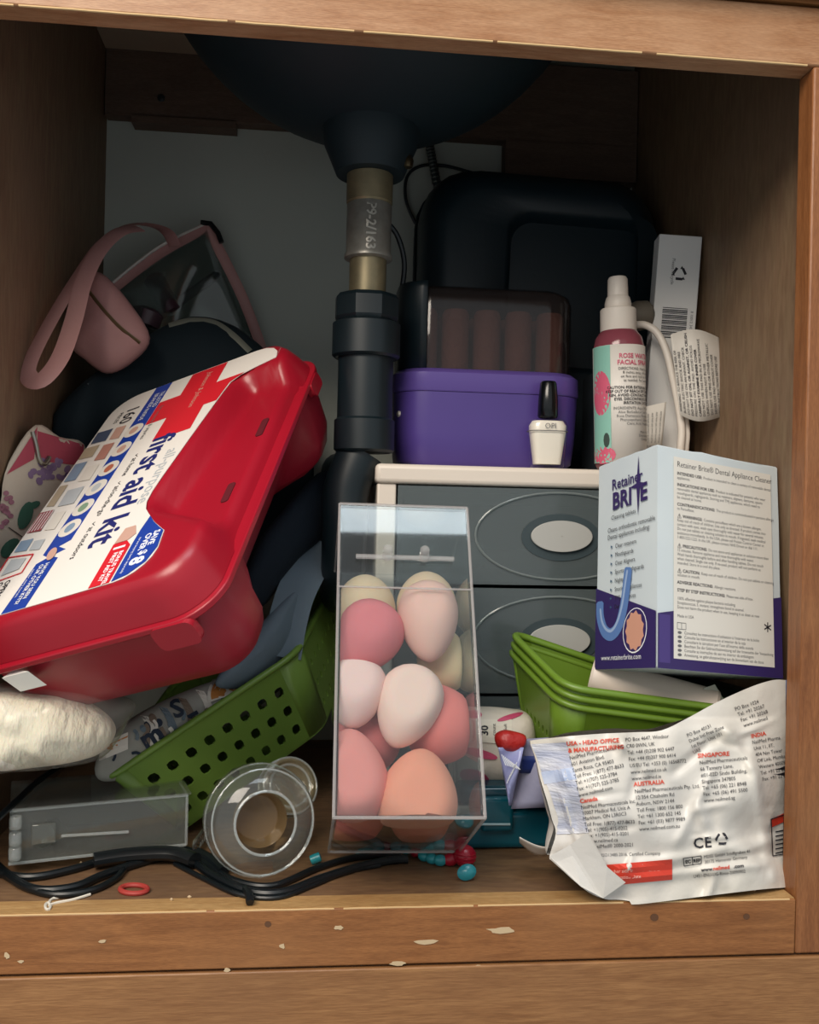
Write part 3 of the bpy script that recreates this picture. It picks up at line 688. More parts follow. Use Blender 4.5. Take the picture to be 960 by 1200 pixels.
# ---------------------------------------------------------------- black dome bag
M_cloth = mat('black_cloth', '#12222a', .85, bump=(250, .35, .0008))  # black raised with teal, the haze sits in the colour
M_zip = mat('zipper_grey', '#8c8d80', .5, .3)
bb = thing('zip_bag', 'black domed zip bag squeezed between red kit and left wall', 'bag', P(220, 560, .3))
g = pillow([(58, 505), (85, 460), (130, 425), (175, 392), (225, 371), (275, 382), (320, 420), (352, 468), (368, 540), (355, 640), (300, 700), (180, 660), (90, 590)], .35, .042, amp=.005, fr=14, yfn=lambda x, y: .352-.0006*max(0, 200-x))
obj('body', g, M_cloth, bb, smooth=80)
cs = caster(g)
zp = spl([cs(198, 382, .0), cs(222, 376, 0), cs(250, 378, 0), cs(272, 392, 0), cs(293, 412, 0)], 6)
obj('zipper', G().tube(zp, .002, 6, flat=(.0012, .0036), up=(0, -1, .5)), M_zip, bb)
zp = spl([cs(66, 475, 0), cs(80, 462, 0), cs(104, 450, 0)], 6)
obj('piping', G().tube(zp, .0012, 6), mat('grey_piping', '#4e5a5c', .5), bb)  # grey tube paints a thin highlight arc on the cloth
zp = spl([cs(340, 440, 0), cs(362, 470, 0), cs(380, 505, 0), cs(386, 540, 0)], 6)
obj('piping', G().tube(zp, .0016, 6), MATS['grey_piping'], bb)

# floral pouch
fp = thing('floral_pouch', 'pink zip pouch with purple flower print squeezed by the left wall', 'pouch', P(40, 690, .15))
g = pillow([(-12, 590), (12, 540), (42, 498), (70, 512), (98, 520), (104, 560), (80, 610), (30, 690), (-20, 740), (-40, 690)], .15, .02, amp=.002, fr=40, yfn=lambda x, y: .152+.0010*(x-20))
pob = obj('body', g, mat('floral_cream', '#cfc2b0', .7, bump=(200, .2, .001)), fp, smooth=80)
cs = caster(g); pr = Print()
M_pinkf = mat('pouch_pink', '#b34a5c', .7); M_lil = mat('flower_lilac', '#8d7496', .7); M_lil2 = mat('flower_purple', '#5f4f78', .7); M_leaf = mat('leaf_green', '#3f6a58', .7); M_mau = mat('flower_mauve', '#a3707f', .7)
pr.lay('pink_band', M_pinkf).grid(lambda u, v: V((lerp(lerp(10, 44, u), lerp(2, 40, u), v) if False else lerp(lerp(8, 44, u), lerp(22, 40, u), v), lerp(lerp(556, 500, u), lerp(548, 538, u), v), 0)), 8, 5)
pr.lay('pink_band', M_pinkf).grid(lambda u, v: V((lerp(44, 98, u), lerp(lerp(505, 521, u), lerp(540, 546, u), v), 0)), 8, 4)
for i in range(26):
    a, r = random.uniform(0, 2*PI), random.uniform(0, 1)**.6
    pr.ell('flower_petal', random.choice((M_lil, M_lil2, M_lil)), 59+26*r*math.cos(a), 553+15*r*math.sin(a), random.uniform(3, 5), random.uniform(2.5, 4), 9, random.uniform(0, 3))
for i in range(16):
    a, r = random.uniform(0, 2*PI), random.uniform(0, 1)**.6
    pr.ell('flower_petal', M_mau, 6+9*r*math.cos(a), 598+22*r*math.sin(a), 3.5, 3, 9)
pr.ell('leaf_print', M_leaf, 30, 604, 8, 17, 14, .35); pr.ell('leaf_print', M_leaf, 40, 592, 4, 8, 10, 1.1); pr.ell('leaf_print', M_leaf, 12, 642, 8, 14, 14, .8)
pr.line('stem_print', mat('stem', '#4d4038', .7), (10, 618), (26, 629), 1.2)
pr.emit(pob, cs, .0006, .0001)
zz = spl([cs(38, 506, .002), cs(42, 520, .003), cs(46, 538, .003), cs(52, 544, .004), cs(58, 536, .004)], 5)
obj('zipper_pull', G().tube(zz, .0018, 8), mat('pull_metal', '#9a9a90', .3, .9), fp)

# pink clear tote
M_pinkl = mat('pink_leather', '#b98a86', .55, bump=(180, .25, .0006), var=(12, '#a97a78', .6))
M_vinyl = clear('clear_vinyl', '#dfe4e2', '#a0a8a8', .07, .06)
pc = thing('clear_tote', 'clear vinyl pouch with pink trim and wrist strap behind black bag', 'pouch', P(200, 460, .33))
qa, qb, qc, qd = P(126, 343, .345), P(243, 266, .405), P(320, 448, .425), P(188, 432, .397)
dv = V((0, .02, .004))
def quad(a, b, c, d, n=8, bul=0):
    nn = (b-a).cross(d-a).normalized()
    return lambda u, v: a.lerp(b, u).lerp(d.lerp(c, u), v) + nn*bul*math.sin(PI*u)*math.sin(PI*v)
obj('clear_panel', G().grid(quad(qa, qb, qc, qd, bul=.010), 10, 10), M_vinyl, pc, solid=.0006)
obj('clear_panel', G().grid(quad(qa+dv, qb+dv*.5, qc+dv, qd+dv, bul=-.006), 10, 10), M_vinyl, pc, solid=.0006)
def ribbon(pts, w, m, name, par, up, th=.0008): return obj(name, G().tube(pts, .001, 8, flat=(w, th), up=up), m, par, smooth=60)
ribbon(spl([qa, qa.lerp(qb, .5)+V((0, -.004, .004)), qb], 6), .0055, M_pinkl, 'trim_band', pc, V((.3, 0, 1)), .0012)
ribbon(spl([qb, qb.lerp(qc, .5)+V((.004, -.004, .004)), qc], 6), .0055, M_pinkl, 'trim_band', pc, V((1, 0, .3)), .0012)
obj('zipper', G().tube(spl([qa+V((0, -.002, .005)), qa.lerp(qb, .5)+V((0, -.006, .01)), qb+V((0, 0, .004))], 6), .0016, 6), mat('white_zip', '#d8d4cc', .4), pc)
obj('zipper_pull', G().tube([qb+V((-.006, -.005, .003)), qb+V((.004, -.006, .002)), qb+V((.012, -.008, -.008)), qb+V((.016, -.008, -.018))], .0028, 8), mat('dark_pull', '#23292b', .35, .7), pc)
# pink gusset end with zip
ga, gb, gc, gd = P(103, 322, .275), P(128, 318, .29), P(176, 398, .285), P(130, 442, .26)
g = G(); pts = [P(82, 404, .255), P(98, 330, .27), P(118, 318, .285), P(176, 396, .285), P(150, 432, .27), P(126, 440, .255)]
gus = pillow([(84, 402), (97, 345), (108, 322), (122, 322), (150, 352), (176, 396), (155, 425), (126, 438), (100, 422)], .275, .014, amp=.003, fr=50)
obj('gusset', gus, M_pinkl, pc, smooth=80)
cs = caster(gus)
obj('gusset_zip', G().tube(spl([cs(103, 340, .001), cs(122, 364, .001), cs(142, 385, .001), cs(164, 402, .001)], 5), .0022, 6, flat=(.0028, .001), up=(.5, -1, .5)), mat('brass_zip', '#8a7c5e', .4, .6), pc)
# strap loop
st = spl([P(205, 288, .372), P(196, 272, .36), P(178, 264, .335), P(152, 264, .30), P(120, 284, .265), P(90, 326, .235), P(62, 372, .205), P(38, 418, .175), P(33, 440, .165), P(48, 446, .158), P(70, 420, .170), P(86, 376, .20), P(98, 330, .225), P(116, 294, .25), P(140, 272, .272), P(164, 268, .29)], 6)
obj('wrist_strap', G().tube(st, .001, 8, flat=(.0074, .0011), up=(1, -.6, .1)), M_pinkl, pc, smooth=60)
# things in the tote
for nm, lbl, cat, px, py, Y, r, l, mm, yaw in (('eyeliner_pencil', 'dark pencil leaning inside the clear pink-trimmed pouch', 'makeup', 222, 345, .412, .005, .08, M_black, .9),
        ('lip_gloss', 'plum lip gloss inside the clear pink-trimmed pouch', 'makeup', 190, 345, .40, .011, .045, mat('plum', '#4a2e38', .4), -.5), ('compact', 'dull mauve compact inside the clear pink-trimmed pouch', 'makeup', 172, 372, .39, .016, .02, mat('mauve_compact', '#5c434c', .4), .3)):
    p = P(px, py, Y); M = Matrix.Translation(p) @ Matrix.Rotation(yaw, 4, 'Y')
    tag(obj(nm, G().lathe([(r*.5, -l/2), (r, -l/2+.002), (r, l/2-.004), (r*.5, l/2)], 16, M), mm), lbl, cat)

# ---------------------------------------------------------------- perforated baskets
def basket(name, label, rim, n, h, ins, m, group=None, nu=9, nv=3, rimw=.0035, drop=0, hk=.25, v0=.16, v1=.94):
    A_, B_, C_, D_ = [p + n*drop for p in rim]; c = (A_+B_+C_+D_)/4
    th = thing(name, label, 'basket', c + n*h, group=group)
    top = [A_, B_, C_, D_]; bot = []
    for i, p in enumerate(top):
        d1 = (top[(i+1) % 4]-p).normalized(); d2 = (top[i-1]-p).normalized(); bot.append(p + n*h + (d1+d2)*ins)
    def corner(ps, r, k=5):
        o = []
        for i, p in enumerate(ps):
            a = (ps[i-1]-p).normalized(); b = (ps[(i+1) % 4]-p).normalized()
            for j in range(k+1):
                t = j/k; o.append((p+a*r*(1-t)**2) + b*r*t*t)
        return o
    tc = corner(top, .018); bc_ = corner(bot, .014)
    obj('rim', G().tube(tc, .003, 8, closed=True, flat=(.0028, rimw), up=n), m, th, smooth=60)
    obj('base', G().loft([[p for p in bc_], [p + n*.002 for p in bc_]]), m, th)
    # walls
    L = 6
    for i in range(4):
        j = (i+1) % 4
        t0, t1, b0, b1 = tc[i*L+L-1], tc[j*L], bc_[i*L+L-1], bc_[j*L]
        g = G(); ln = (t1-t0).length; cu = max(3, int(ln/.0165)) if nu is None else nu
        hk_ = hk*(.62 if i % 2 and hk > .1 else 1)
        def q(u, v): return t0.lerp(t1, u).lerp(b0.lerp(b1, u), v)
        g.grid(lambda a, b: q(a, b*v0), cu, 1); g.grid(lambda a, b: q(a, v1+b*(1-v1)), cu, 1)
        for r in range(nv):
            sh = .5 if r % 2 else 0
            for cc in range(cu):
                ua, ub = cc/cu, (cc+1)/cu; va, vb = lerp(v0, v1, r/nv), lerp(v0, v1, (r+1)/nv)
                o8 = [q(lerp(ua, ub, x), lerp(va, vb, y)) for x, y in ((0, 0), (.5, 0), (1, 0), (1, .5), (1, 1), (.5, 1), (0, 1), (0, .5))]
                k = hk_; dgl = hk_*.78
                i8 = [q(lerp(ua, ub, .5+x), lerp(va, vb, .5+y)) for x, y in ((-dgl, -dgl), (0, -k), (dgl, -dgl), (k, 0), (dgl, dgl), (0, k), (-dgl, dgl), (-k, 0))]
                g.add(o8+i8, [(a, (a+1) % 8, 8+(a+1) % 8, 8+a) for a in range(8)])
        obj('side_wall', g, m, th, smooth=0, solid=.0018)
        # corner strip
        obj('corner_wall', G().loft([[tc[j*L+s] for s in range(L)], [bc_[j*L+s] for s in range(L)]], (False, False), closed=False), m, th, solid=.0018)
    return th
M_green = mat('lime_green_plastic', '#668527', .38, var=(8, '#5e7c24', .6)); M_green2 = mat('olive_green_plastic', '#72923e', .4, var=(8, '#668536', .6))
lFR, lFL, lBR = P(347, 766, .165), P(120, 917, .10), P(392, 680, .30)
lBL = lFL+lBR-lFR
nrm = (lFL-lFR).cross(lBR-lFR).normalized()
if nrm.z > 0: nrm = -nrm
basket('storage_basket', 'tipped green perforated basket full of clothes under the red kit', [lFR, lFL, lBL, lBR], nrm, .072, .015, M_green2, nu=8, nv=3)
A_, B_, C_ = P(597, 740, .15), P(664, 806, .062), P(905, 838, .05)
D_ = A_+(C_-B_)*.86 + V((0, 0, -.026))
nr = ((B_-A_).cross(C_-B_)).normalized()
if nr.z > 0: nr = -nr
for k, ds in enumerate(('outermost of three nested green baskets below the dental cleaner box', 'middle of three nested green baskets below the dental cleaner box', 'innermost of three nested green baskets below the dental cleaner box')):
    s = k
    basket('storage_basket', ds, [p + V((0, 0, 0)) for p in (A_, B_, C_, D_)], nr, .083-.0145+.0055*k, .017+.0022*k, M_green, nu=7, nv=2, drop=.0145-.0072*k, hk=(.2 if k == 0 else .02), v0=.42, v1=.9)

# ---------------------------------------------------------------- cloth in the tipped basket
def Yl(x, y): return .155+.00045*(x-250)-.0002*(y-800)
M_pat = mat('patterned_cotton', '#a3a39b', .85, bump=(300, .3, .0006), var=(30, '#84847c', .7))
g = pillow([(112, 893), (140, 852), (190, 822), (250, 798), (290, 790), (330, 770), (345, 790), (300, 830), (230, 868), (165, 905), (120, 915)], .14, .022, amp=.004, fr=35, yfn=lambda x, y: .118+.00042*(x-130)-.00005*(y-800))
pt = thing('printed_cloth', 'patterned cotton cloth with orange and navy print folded in tipped basket', 'cloth', P(220, 900, .14))
po = obj('folds', g, M_pat, pt, smooth=80); cs = caster(g); pr = Print()
M_pn = mat('print_navy', '#1f2c3e', .8); M_po = mat('print_orange', '#c5813f', .8); M_pw = mat('print_white', '#ddd8cd', .8); M_pb = mat('print_brown', '#77685a', .8); M_psl = mat('print_slate', '#66757f', .8)
for i, (x, y) in enumerate(((178, 852), (200, 842), (222, 831), (243, 822), (262, 812))):
    pr.lay('stripe', (M_pw, M_psl, M_pb, M_pw, M_pn)[i]).grid(lambda u, v: V((x-14+10*u+10*v+6*math.sin(v*3), y-14+40*v+2*u, 0)), 2, 8)
rs = random.Random(11)
for i in range(40):
    t = rs.random(); x = lerp(128, 322, t)+rs.uniform(-6, 6); y = lerp(884, 786, t)+rs.uniform(-16, 18); mm = rs.choice((M_pn, M_pw, M_pb, M_psl, M_pn)); an = rs.choice((-.55, .9))+rs.uniform(-.2, .2)
    if rs.random() < .6: pr.strip('print_mark', mm, [(x, y), (x+6*math.cos(an), y+6*math.sin(an)+1), (x+13*math.cos(an+.5), y+13*math.sin(an+.5))], rs.uniform(3, 5.5))
    else: pr.ell('print_mark', mm, x, y, rs.uniform(3.5, 7), rs.uniform(3, 5), 14, an)
pr.text(M_pn, 'm', 172, 880, 36, rot=.55, flipy=True, bold=.03); pr.text(M_pn, 'E', 228, 858, 30, rot=.5, flipy=True, bold=.03)
pr.text(M_pn, 'S', 205, 842, 30, rot=.4, flipy=True, bold=.03); pr.text(M_pb, 'L', 195, 870, 26, rot=.5, flipy=True, bold=.03)
pr.lay('rind_print', M_pw).grid(lambda u, v: V((268+(25*v)*math.cos(PI+PI*1.05*u-.35), 815+(25*v)*math.sin(PI+PI*1.05*u-.35), 0)), 12, 4)
pr.lay('orange_slice', M_po).grid(lambda u, v: V((268+(4+17*v)*math.cos(PI+1.35*u-.28), 814+(4+17*v)*math.sin(PI+1.35*u-.28), 0)), 8, 3)
pr.lay('orange_slice', M_po).grid(lambda u, v: V((270+(4+17*v)*math.cos(PI+1.35*u+1.25), 813+(4+17*v)*math.sin(PI+1.35*u+1.25), 0)), 8, 3)
pr.lay('white_block', M_pw).grid(lambda u, v: V((116+34*u, 872-14*u+20*v, 0)), 4, 3)
pr.lay('orange_slice', M_po).grid(lambda u, v: V((124+26*u, 874-12*u+9*v, 0)), 4, 2)
pr.emit(po, cs, .0008, .0001)
# grey-blue cloth with wide strap
gb_ = thing('blue_garment', 'grey-blue garment with wide strap spilling over basket edge', 'garment', P(320, 780, .2))
M_gb = mat('grey_blue_cloth', '#6d7d8a', .8, bump=(220, .3, .0008), var=(10, '#61717e', .7))
g = pillow([(252, 800), (290, 750), (330, 705), (352, 690), (362, 722), (345, 765), (320, 790), (285, 806)], .18, .02, amp=.004, fr=40, yfn=lambda x, y: .165+.0005*(x-280))
obj('folds', g, M_gb, gb_, smooth=80)
sp_ = spl([P(330, 770, .17), P(336, 735, .178), P(345, 700, .19), P(358, 672, .205), P(372, 650, .22), P(381, 638, .226)], 6)
obj('strap', G().tube(sp_, .001, 8, flat=(.016, .0012), up=(1, .25, .35)), M_gb, gb_, smooth=60)
nv_ = pillow([(282, 700), (300, 640), (330, 600), (372, 555), (395, 560), (388, 620), (352, 655), (325, 690), (305, 712)], .22, .03, amp=.004, fr=30, yfn=lambda x, y: .195+.0006*(x-300))
tag(obj('navy_sweater', nv_, mat('navy_knit', '#0d1c2a', .9, bump=(300, .5, .0008)), smooth=80), 'dark navy knit cloth stuffed between red kit and grey-blue garment', 'garment')

# ---------------------------------------------------------------- cotton wool in a film bag
cw_ = thing('cotton_bag', 'clear film bag of white cotton wool under the red kit', 'cotton', P(60, 898, .08))
g = pillow([(-30, 850), (-10, 815), (30, 812), (75, 812), (115, 832), (135, 856), (118, 882), (70, 894), (20, 899), (-25, 898)], .05, .030, amp=.008, fr=55, seed=3, yfn=lambda x, y: .052+.0001*x, rings=12, seg=80)
obj('cotton', g, mat('cotton_white', '#e9e2d2', .95, bump=(55, 1.0, .006), scale=(2.2, 1, .7), sss=.15), cw_, smooth=80)
g = pillow([(-32, 846), (-14, 806), (12, 800), (50, 803), (62, 800), (110, 802), (128, 812), (158, 826), (150, 846), (138, 868), (118, 888), (70, 898), (20, 902), (-28, 902)], .05, .034, amp=.006, fr=70, seed=5, yfn=lambda x, y: .052+.0001*x, rings=12, seg=84)
obj('film', g, clear('crinkled_film', '#fafaf6', '#e6e4de', .10, .22, 1.3), cw_, smooth=60)

# ---------------------------------------------------------------- clear hinged case
pR, pL = F(218, 990, .008), F(18, 1012, .008)
yw = math.atan2(pR.y-pL.y, pR.x-pL.x)
CM2 = Matrix.Translation(pR) @ Matrix.Rotation(yw, 4, 'Z')
cc_ = thing('clear_case', 'clear rectangular plastic hinged case lying on black cables', 'case', M=CM2)
M_clr = clear('clear_hard_plastic', '#eceeec', '#b9bcb8', .10, .05)
cl, cdp, chh2 = .119, .068, .036
t_ = .0016
obj('front_panel', G().box(-cl, 0, 0, t_, 0, chh2), M_clr, cc_, smooth=0, bevel=.0005)
obj('back_panel', G().box(-cl, 0, cdp-t_, cdp, 0, chh2), M_clr, cc_, smooth=0, bevel=.0005)
obj('bottom_panel', G().box(-cl, 0, t_, cdp-t_, 0, t_), M_clr, cc_, smooth=0)
obj('top_panel', G().box(-cl, .003, -.001, cdp+.001, chh2+.0003, chh2+.0003+t_), M_clr, cc_, smooth=0, bevel=.0005)
for x in (-cl, -t_): obj('end_panel', G().box(x, x+t_, t_, cdp-t_, t_, chh2), M_clr, cc_, smooth=0)
M_edge = clear('acrylic_edge', '#f6fafa', '#e6ecec', .22, .08)
for a, b in (((-cl, 0, chh2), (0, 0, chh2)), ((0, 0, 0), (0, 0, chh2)), ((0, 0, chh2), (0, cdp, chh2)), ((-cl, 0, 0), (0, 0, 0)), ((-cl*.72, -.001, .016), (-cl*.72+.045, -.001, .014))):
    obj('edge_bead', G().tube([V(a), V(b)], .0011, 6), M_edge, cc_)
for z in (.004, .014, .025):
    obj('hinge_lug', G().lathe([(.0035, 0), (.0042, .001), (.0042, .0075), (.0035, .0085)], 12, Matrix.Translation((-cl+.004, -.004, z))), M_edge, cc_)
obj('latch_tab', G().box(-cl+.014, -cl+.030, -.0025, -.0003, .012, .026), M_clr, cc_, bevel=.001)
tag(obj('dark_strip', G().tube(spl([CM2 @ V((-.09, .062, .008)), CM2 @ V((-.085, .03, .008)), CM2 @ V((-.10, .01, .006))], 5), .003, 6, flat=(.001, .005), up=(0, 0, 1)), mat('olive_strip', '#4a4a40', .6)), 'dull olive strip lying inside the clear hinged case', 'strip')

# ---------------------------------------------------------------- clear round jar and cap
jc = F(306, 1028, .003); jr = .0385
JM = Matrix.Translation((jc.x, jc.y+.002, jr+.002)) @ Matrix.Rotation(rad(78), 4, 'X') @ Matrix.Rotation(rad(12), 4, 'Y')
jar = thing('clear_jar', 'clear round plastic jar lying on its side among black cables', 'jar', M=JM)
obj('jar_body', G().lathe([(.020, .012), (.028, .010), (.034, .004), (.0378, -.006), (.0382, -.022), (.036, -.04), (.030, -.046), (.004, -.047)], 40, caps=(False, True)), M_clr, jar, smooth=60)
for r, z, k in ((.0205, .0125, .0010), (.0345, .0035, .0007), (.0375, -.012, .0006)):
    obj('jar_ring', G().tube([V((r*math.cos(2*PI*i/40), r*math.sin(2*PI*i/40), z)) for i in range(40)], k, 6, closed=True), M_edge, jar)
obj('jar_insert', G().lathe([(.004, -.03), (.016, -.028), (.019, -.01), (.0185, -.008), (.015, -.026), (.004, -.028)], 28), clear('amber_tint', '#cdb896', '#a48a64', .35, .1), jar)
cpp = P(338, 922, .105)
LM = Matrix.Translation(cpp) @ Matrix.Rotation(rad(62), 4, 'X') @ Matrix.Rotation(rad(20), 4, 'Y')
lc = thing('ribbed_lid', 'round amber-clear ribbed lid leaning on green basket', 'lid', M=LM)
M_amb = clear('amber_clear', '#d9cfb4', '#a89d7e', .30, .08)
obj('disc', G().lathe([(.002, .004), (.015, .0035), (.018, .006), (.0205, .005), (.0215, -.006), (.0205, -.0065), (.0195, .002), (.002, .001)], 36), M_amb, lc, smooth=50)
for r, z in ((.0155, .0042), (.0205, .0048), (.0213, -.005)):
    obj('ridge', G().tube([V((r*math.cos(2*PI*i/36), r*math.sin(2*PI*i/36), z)) for i in range(36)], .0009, 6, closed=True), M_edge, lc)

# ---------------------------------------------------------------- acrylic box of sponges
tt = rad(30); aw, al, ah = .0935, .222, .110
ax_ = P(459, 945, -.025).x
Oc = V((P(462, 993, .07).x, .068, .011))     # bottom edge centre of the back face
ey = V((.012, math.sin(tt), math.cos(tt))).normalized(); ez = V((0, -math.cos(tt), math.sin(tt))); ez = (ez-ey*ez.dot(ey)).normalized(); ex = ey.cross(ez)
AM = Matrix((ex, ey, ez)).transposed().to_4x4(); AM.translation = Oc
ac = thing('acrylic_box', 'clear acrylic lidded box of makeup sponges leaning on drawer tower', 'box', M=AM)
M_ac = clear('clear_acrylic', '#f3f6f6', None, 0, .03, 1.55)
M_ed = clear('polished_edge', '#eef2f2', '#cfc6c4', .35, .12)
h_ = aw/2; k_ = .0022
for sx in (-1, 1): obj('side_panel', G().box(sx*h_-(k_ if sx > 0 else 0), sx*h_+(k_ if sx < 0 else 0), 0, al, 0, ah-k_), M_ac, ac, smooth=0)
obj('back_panel', G().box(-h_+k_, h_-k_, k_, al-k_, 0, k_), M_ac, ac, smooth=0)
obj('end_panel', G().box(-h_+k_, h_-k_, 0, k_, 0, ah-k_), M_ac, ac, smooth=0)
obj('end_panel', G().box(-h_+k_, h_-k_, al-k_, al, 0, ah-k_), M_ac, ac, smooth=0)
hl = al*.70
obj('lid', G().box(-h_, h_, 0, hl-.0004, ah-k_, ah), M_ac, ac, smooth=0)
obj('fixed_top', G().box(-h_, h_, hl+.0004, al, ah-k_, ah), M_ac, ac, smooth=0)
e = .0011
def edge(a, b, r=e): obj('edge', G().tube([V(a), V(b)], r, 6), M_ed, ac)
for sx in (-1, 1):
    edge((sx*h_, 0, ah), (sx*h_, al, ah)); edge((sx*h_, 0, 0), (sx*h_, 0, ah)); edge((sx*h_, al, 0), (sx*h_, al, ah), .0008)
edge((-h_, 0, ah), (h_, 0, ah)); edge((-h_, 0, 0), (h_, 0, 0)); edge((-h_, al, ah), (h_, al, ah)); edge((-h_, hl, ah+.0004), (h_, hl, ah+.0004), .0007)
M_pinst = clear('hinge_clear', '#f2f4f4', '#e8e4e2', .22, .05)
hy = al*.803
obj('hinge_bar', G().tube([V((-h_+.012, hy, ah+.0022)), V((h_-.012, hy, ah+.0022))], .0018, 8), M_pinst, ac)
for x in (-.0125, .0135):
    obj('hinge_knob', G().lathe([(.0034, 0), (.0038, .0015), (.0038, .0045), (.003, .0055), (.0034, .006), (.0034, .0095), (.0022, .011)], 16, Matrix.Translation((x, hy, ah+.0005)) @ Matrix.Rotation(rad(-22), 4, 'X')), M_pinst, ac, smooth=50)
AI = AM.inverted()
def onlay(px, py, depth):        # point at the given depth below the lid
    d = ray(px, py); n = AM.to_3x3() @ V((0, 0, 1)); o = AM @ V((0, 0, ah-depth)); t = (o-C0).dot(n)/d.dot(n); return C0+d*t
def sponge(px, py, depth, R, L, rot, col, label, tilt=0, k=.5, cut=None, flip=False):
    prof = []; N = 16; R *= 1.07; L *= 1.04
    for i in range(N+1):
        a = PI*i/N; z = -math.cos(a); r = math.sin(a)*(1-k*.5*z*(1 if not flip else -1))/(1+.04); prof.append((max(r*R, .0002), z*L/2))
    M = Matrix.Translation(onlay(px, py, depth)) @ AM.to_3x3().to_4x4() @ Matrix.Rotation(rot, 4, 'Z') @ Matrix.Rotation(tilt, 4, 'X') @ Matrix.Rotation(-PI/2, 4, 'X')
    g = G().lathe(prof, 28)
    if cut:
        nn = V(cut[0]).normalized()
        for i, p in enumerate(g.v):
            d = p.dot(nn)-cut[1]
            if d > 0: g.v[i] = p-nn*d
    g.v = [M @ p for p in g.v]
    # keep inside the box
    lo = []
    for i, p in enumerate(g.v):
        q = AI @ p; q.x = min(max(q.x, -h_+k_+.0004), h_-k_-.0004); q.y = min(max(q.y, k_+.0004), al-k_-.0004); q.z = min(max(q.z, k_+.0004), ah-k_-.0006); g.v[i] = AM @ q
    tag(obj('makeup_sponge', g, mat('sponge_'+col.strip('#'), col, .85, bump=(900, .25, .0004), sss=.2), smooth=50), label, 'sponge', 'makeup sponges in the acrylic box')
sponge(430, 748, .024, .0225, .054, rad(150), '#dd7f86', 'rose pink sponge with slanted cut near the hinge of acrylic box', cut=((.6, .8, .2), .022))
sponge(502, 728, .022, .0205, .058, rad(180), '#ecc0b4', 'peachy blush egg sponge under the hinge of acrylic box')
sponge(416, 812, .020, .0200, .047, rad(175), '#f3d0cb', 'pale pink sponge with flat top beside the side panel of acrylic box', cut=((0, 0, -1), .018))
sponge(478, 828, .019, .0210, .056, rad(160), '#f3d3c8', 'palest blush egg sponge in the middle of acrylic box')
sponge(412, 908, .022, .0225, .058, rad(5), '#e6958f', 'salmon pink sponge with glossy tip at the lower end of acrylic box')
sponge(490, 930, .024, .0250, .056, rad(-8), '#ec9f86', 'coral peach sponge at the lower end of acrylic box')
sponge(428, 712, .062, .0225, .050, rad(0), '#e8cfae', 'cream sponge behind the rose pink one in acrylic box', k=.2)
sponge(500, 708, .062, .0225, .050, rad(0), '#e6cbac', 'cream sponge behind the peachy one in acrylic box', k=.2)
sponge(519, 772, .054, .0190, .048, rad(10), '#e4cda6', 'cream yellow sponge against the side panel of acrylic box', k=.3)
sponge(514, 845, .042, .0250, .056, rad(30), '#e27f7a', 'warm pink sponge with slanted cut behind the palest blush egg', cut=((-.3, .9, .1), .022))
sponge(430, 860, .055, .0230, .052, rad(0), '#da7f80', 'deep pink sponge behind the pale pink flat one', k=.3)
sponge(414, 948, .074, .0240, .050, rad(180), '#d6766c', 'dark coral sponge deep in the lower end of acrylic box', k=.3)
sponge(492, 952, .078, .0225, .052, rad(180), '#e08a72', 'orange coral sponge deep in the lower end of acrylic box', k=.4)

# ---------------------------------------------------------------- dental cleaner box
BX = V((.2924, -.9405, .1733)).normalized(); BZ = V((.0559, .1978, .9787)); BZ = (BZ-BX*BZ.dot(BX)).normalized(); BY = BZ.cross(BX)
BM = Matrix((BX, BY, BZ)).transposed().to_4x4(); BM.translation = V((.2397, .0273, .1500))
ba, bw, bh = .0737, .1125, .1605
rb = thing('cleaner_box', 'white and purple dental cleaner carton perched on the nested green baskets', 'box', M=BM)
M_bx = mat('pale_blue_carton', '#cfd9dd', .5, var=(14, '#c3cfd6', .6)); M_pur = mat('carton_purple', '#33265f', .45); M_lilac = mat('carton_violet', '#47397a', .45)
def dent(p):
    z = noise.noise(V((p.x*40, p.y*40, p.z*25)))*.0012
    return p + V((z, -z, 0))
g = G(); n = 14
def bring(z, k): 
    o = []
    for (x0, y0, x1, y1) in ((-ba+k, k, -k, k), (-k, k, -k, bw-k), (-k, bw-k, -ba+k, bw-k), (-ba+k, bw-k, -ba+k, k)):
        for i in range(n): o.append(V((lerp(x0, x1, i/n), lerp(y0, y1, i/n), z)))
    return o
rings = [bring(0, .0008), bring(.001, 0)] + [bring(bh*j/14, 0) for j in range(1, 14)] + [bring(bh-.001, 0), bring(bh, .0008)]
rings = [[p + V((noise.noise(V((p.y*30, p.z*20, 3)))*.0006, 0, noise.noise(V((p.x*60, p.y*60, 1)))*.0016 if j > len(rings)-3 else 0)) for p in r] for j, r in enumerate(rings)]
obj('carton', G().loft(rings), M_bx, rb, smooth=30)
obj('tuck_flap', G().loft([[V((-ba-.0015+a, .012+b, bh-.012+c)) for a, b in ((0, 0), (.001, 0), (.001, .04), (0, .04))] for c in (0, .0125)]), M_bx, rb, smooth=0)
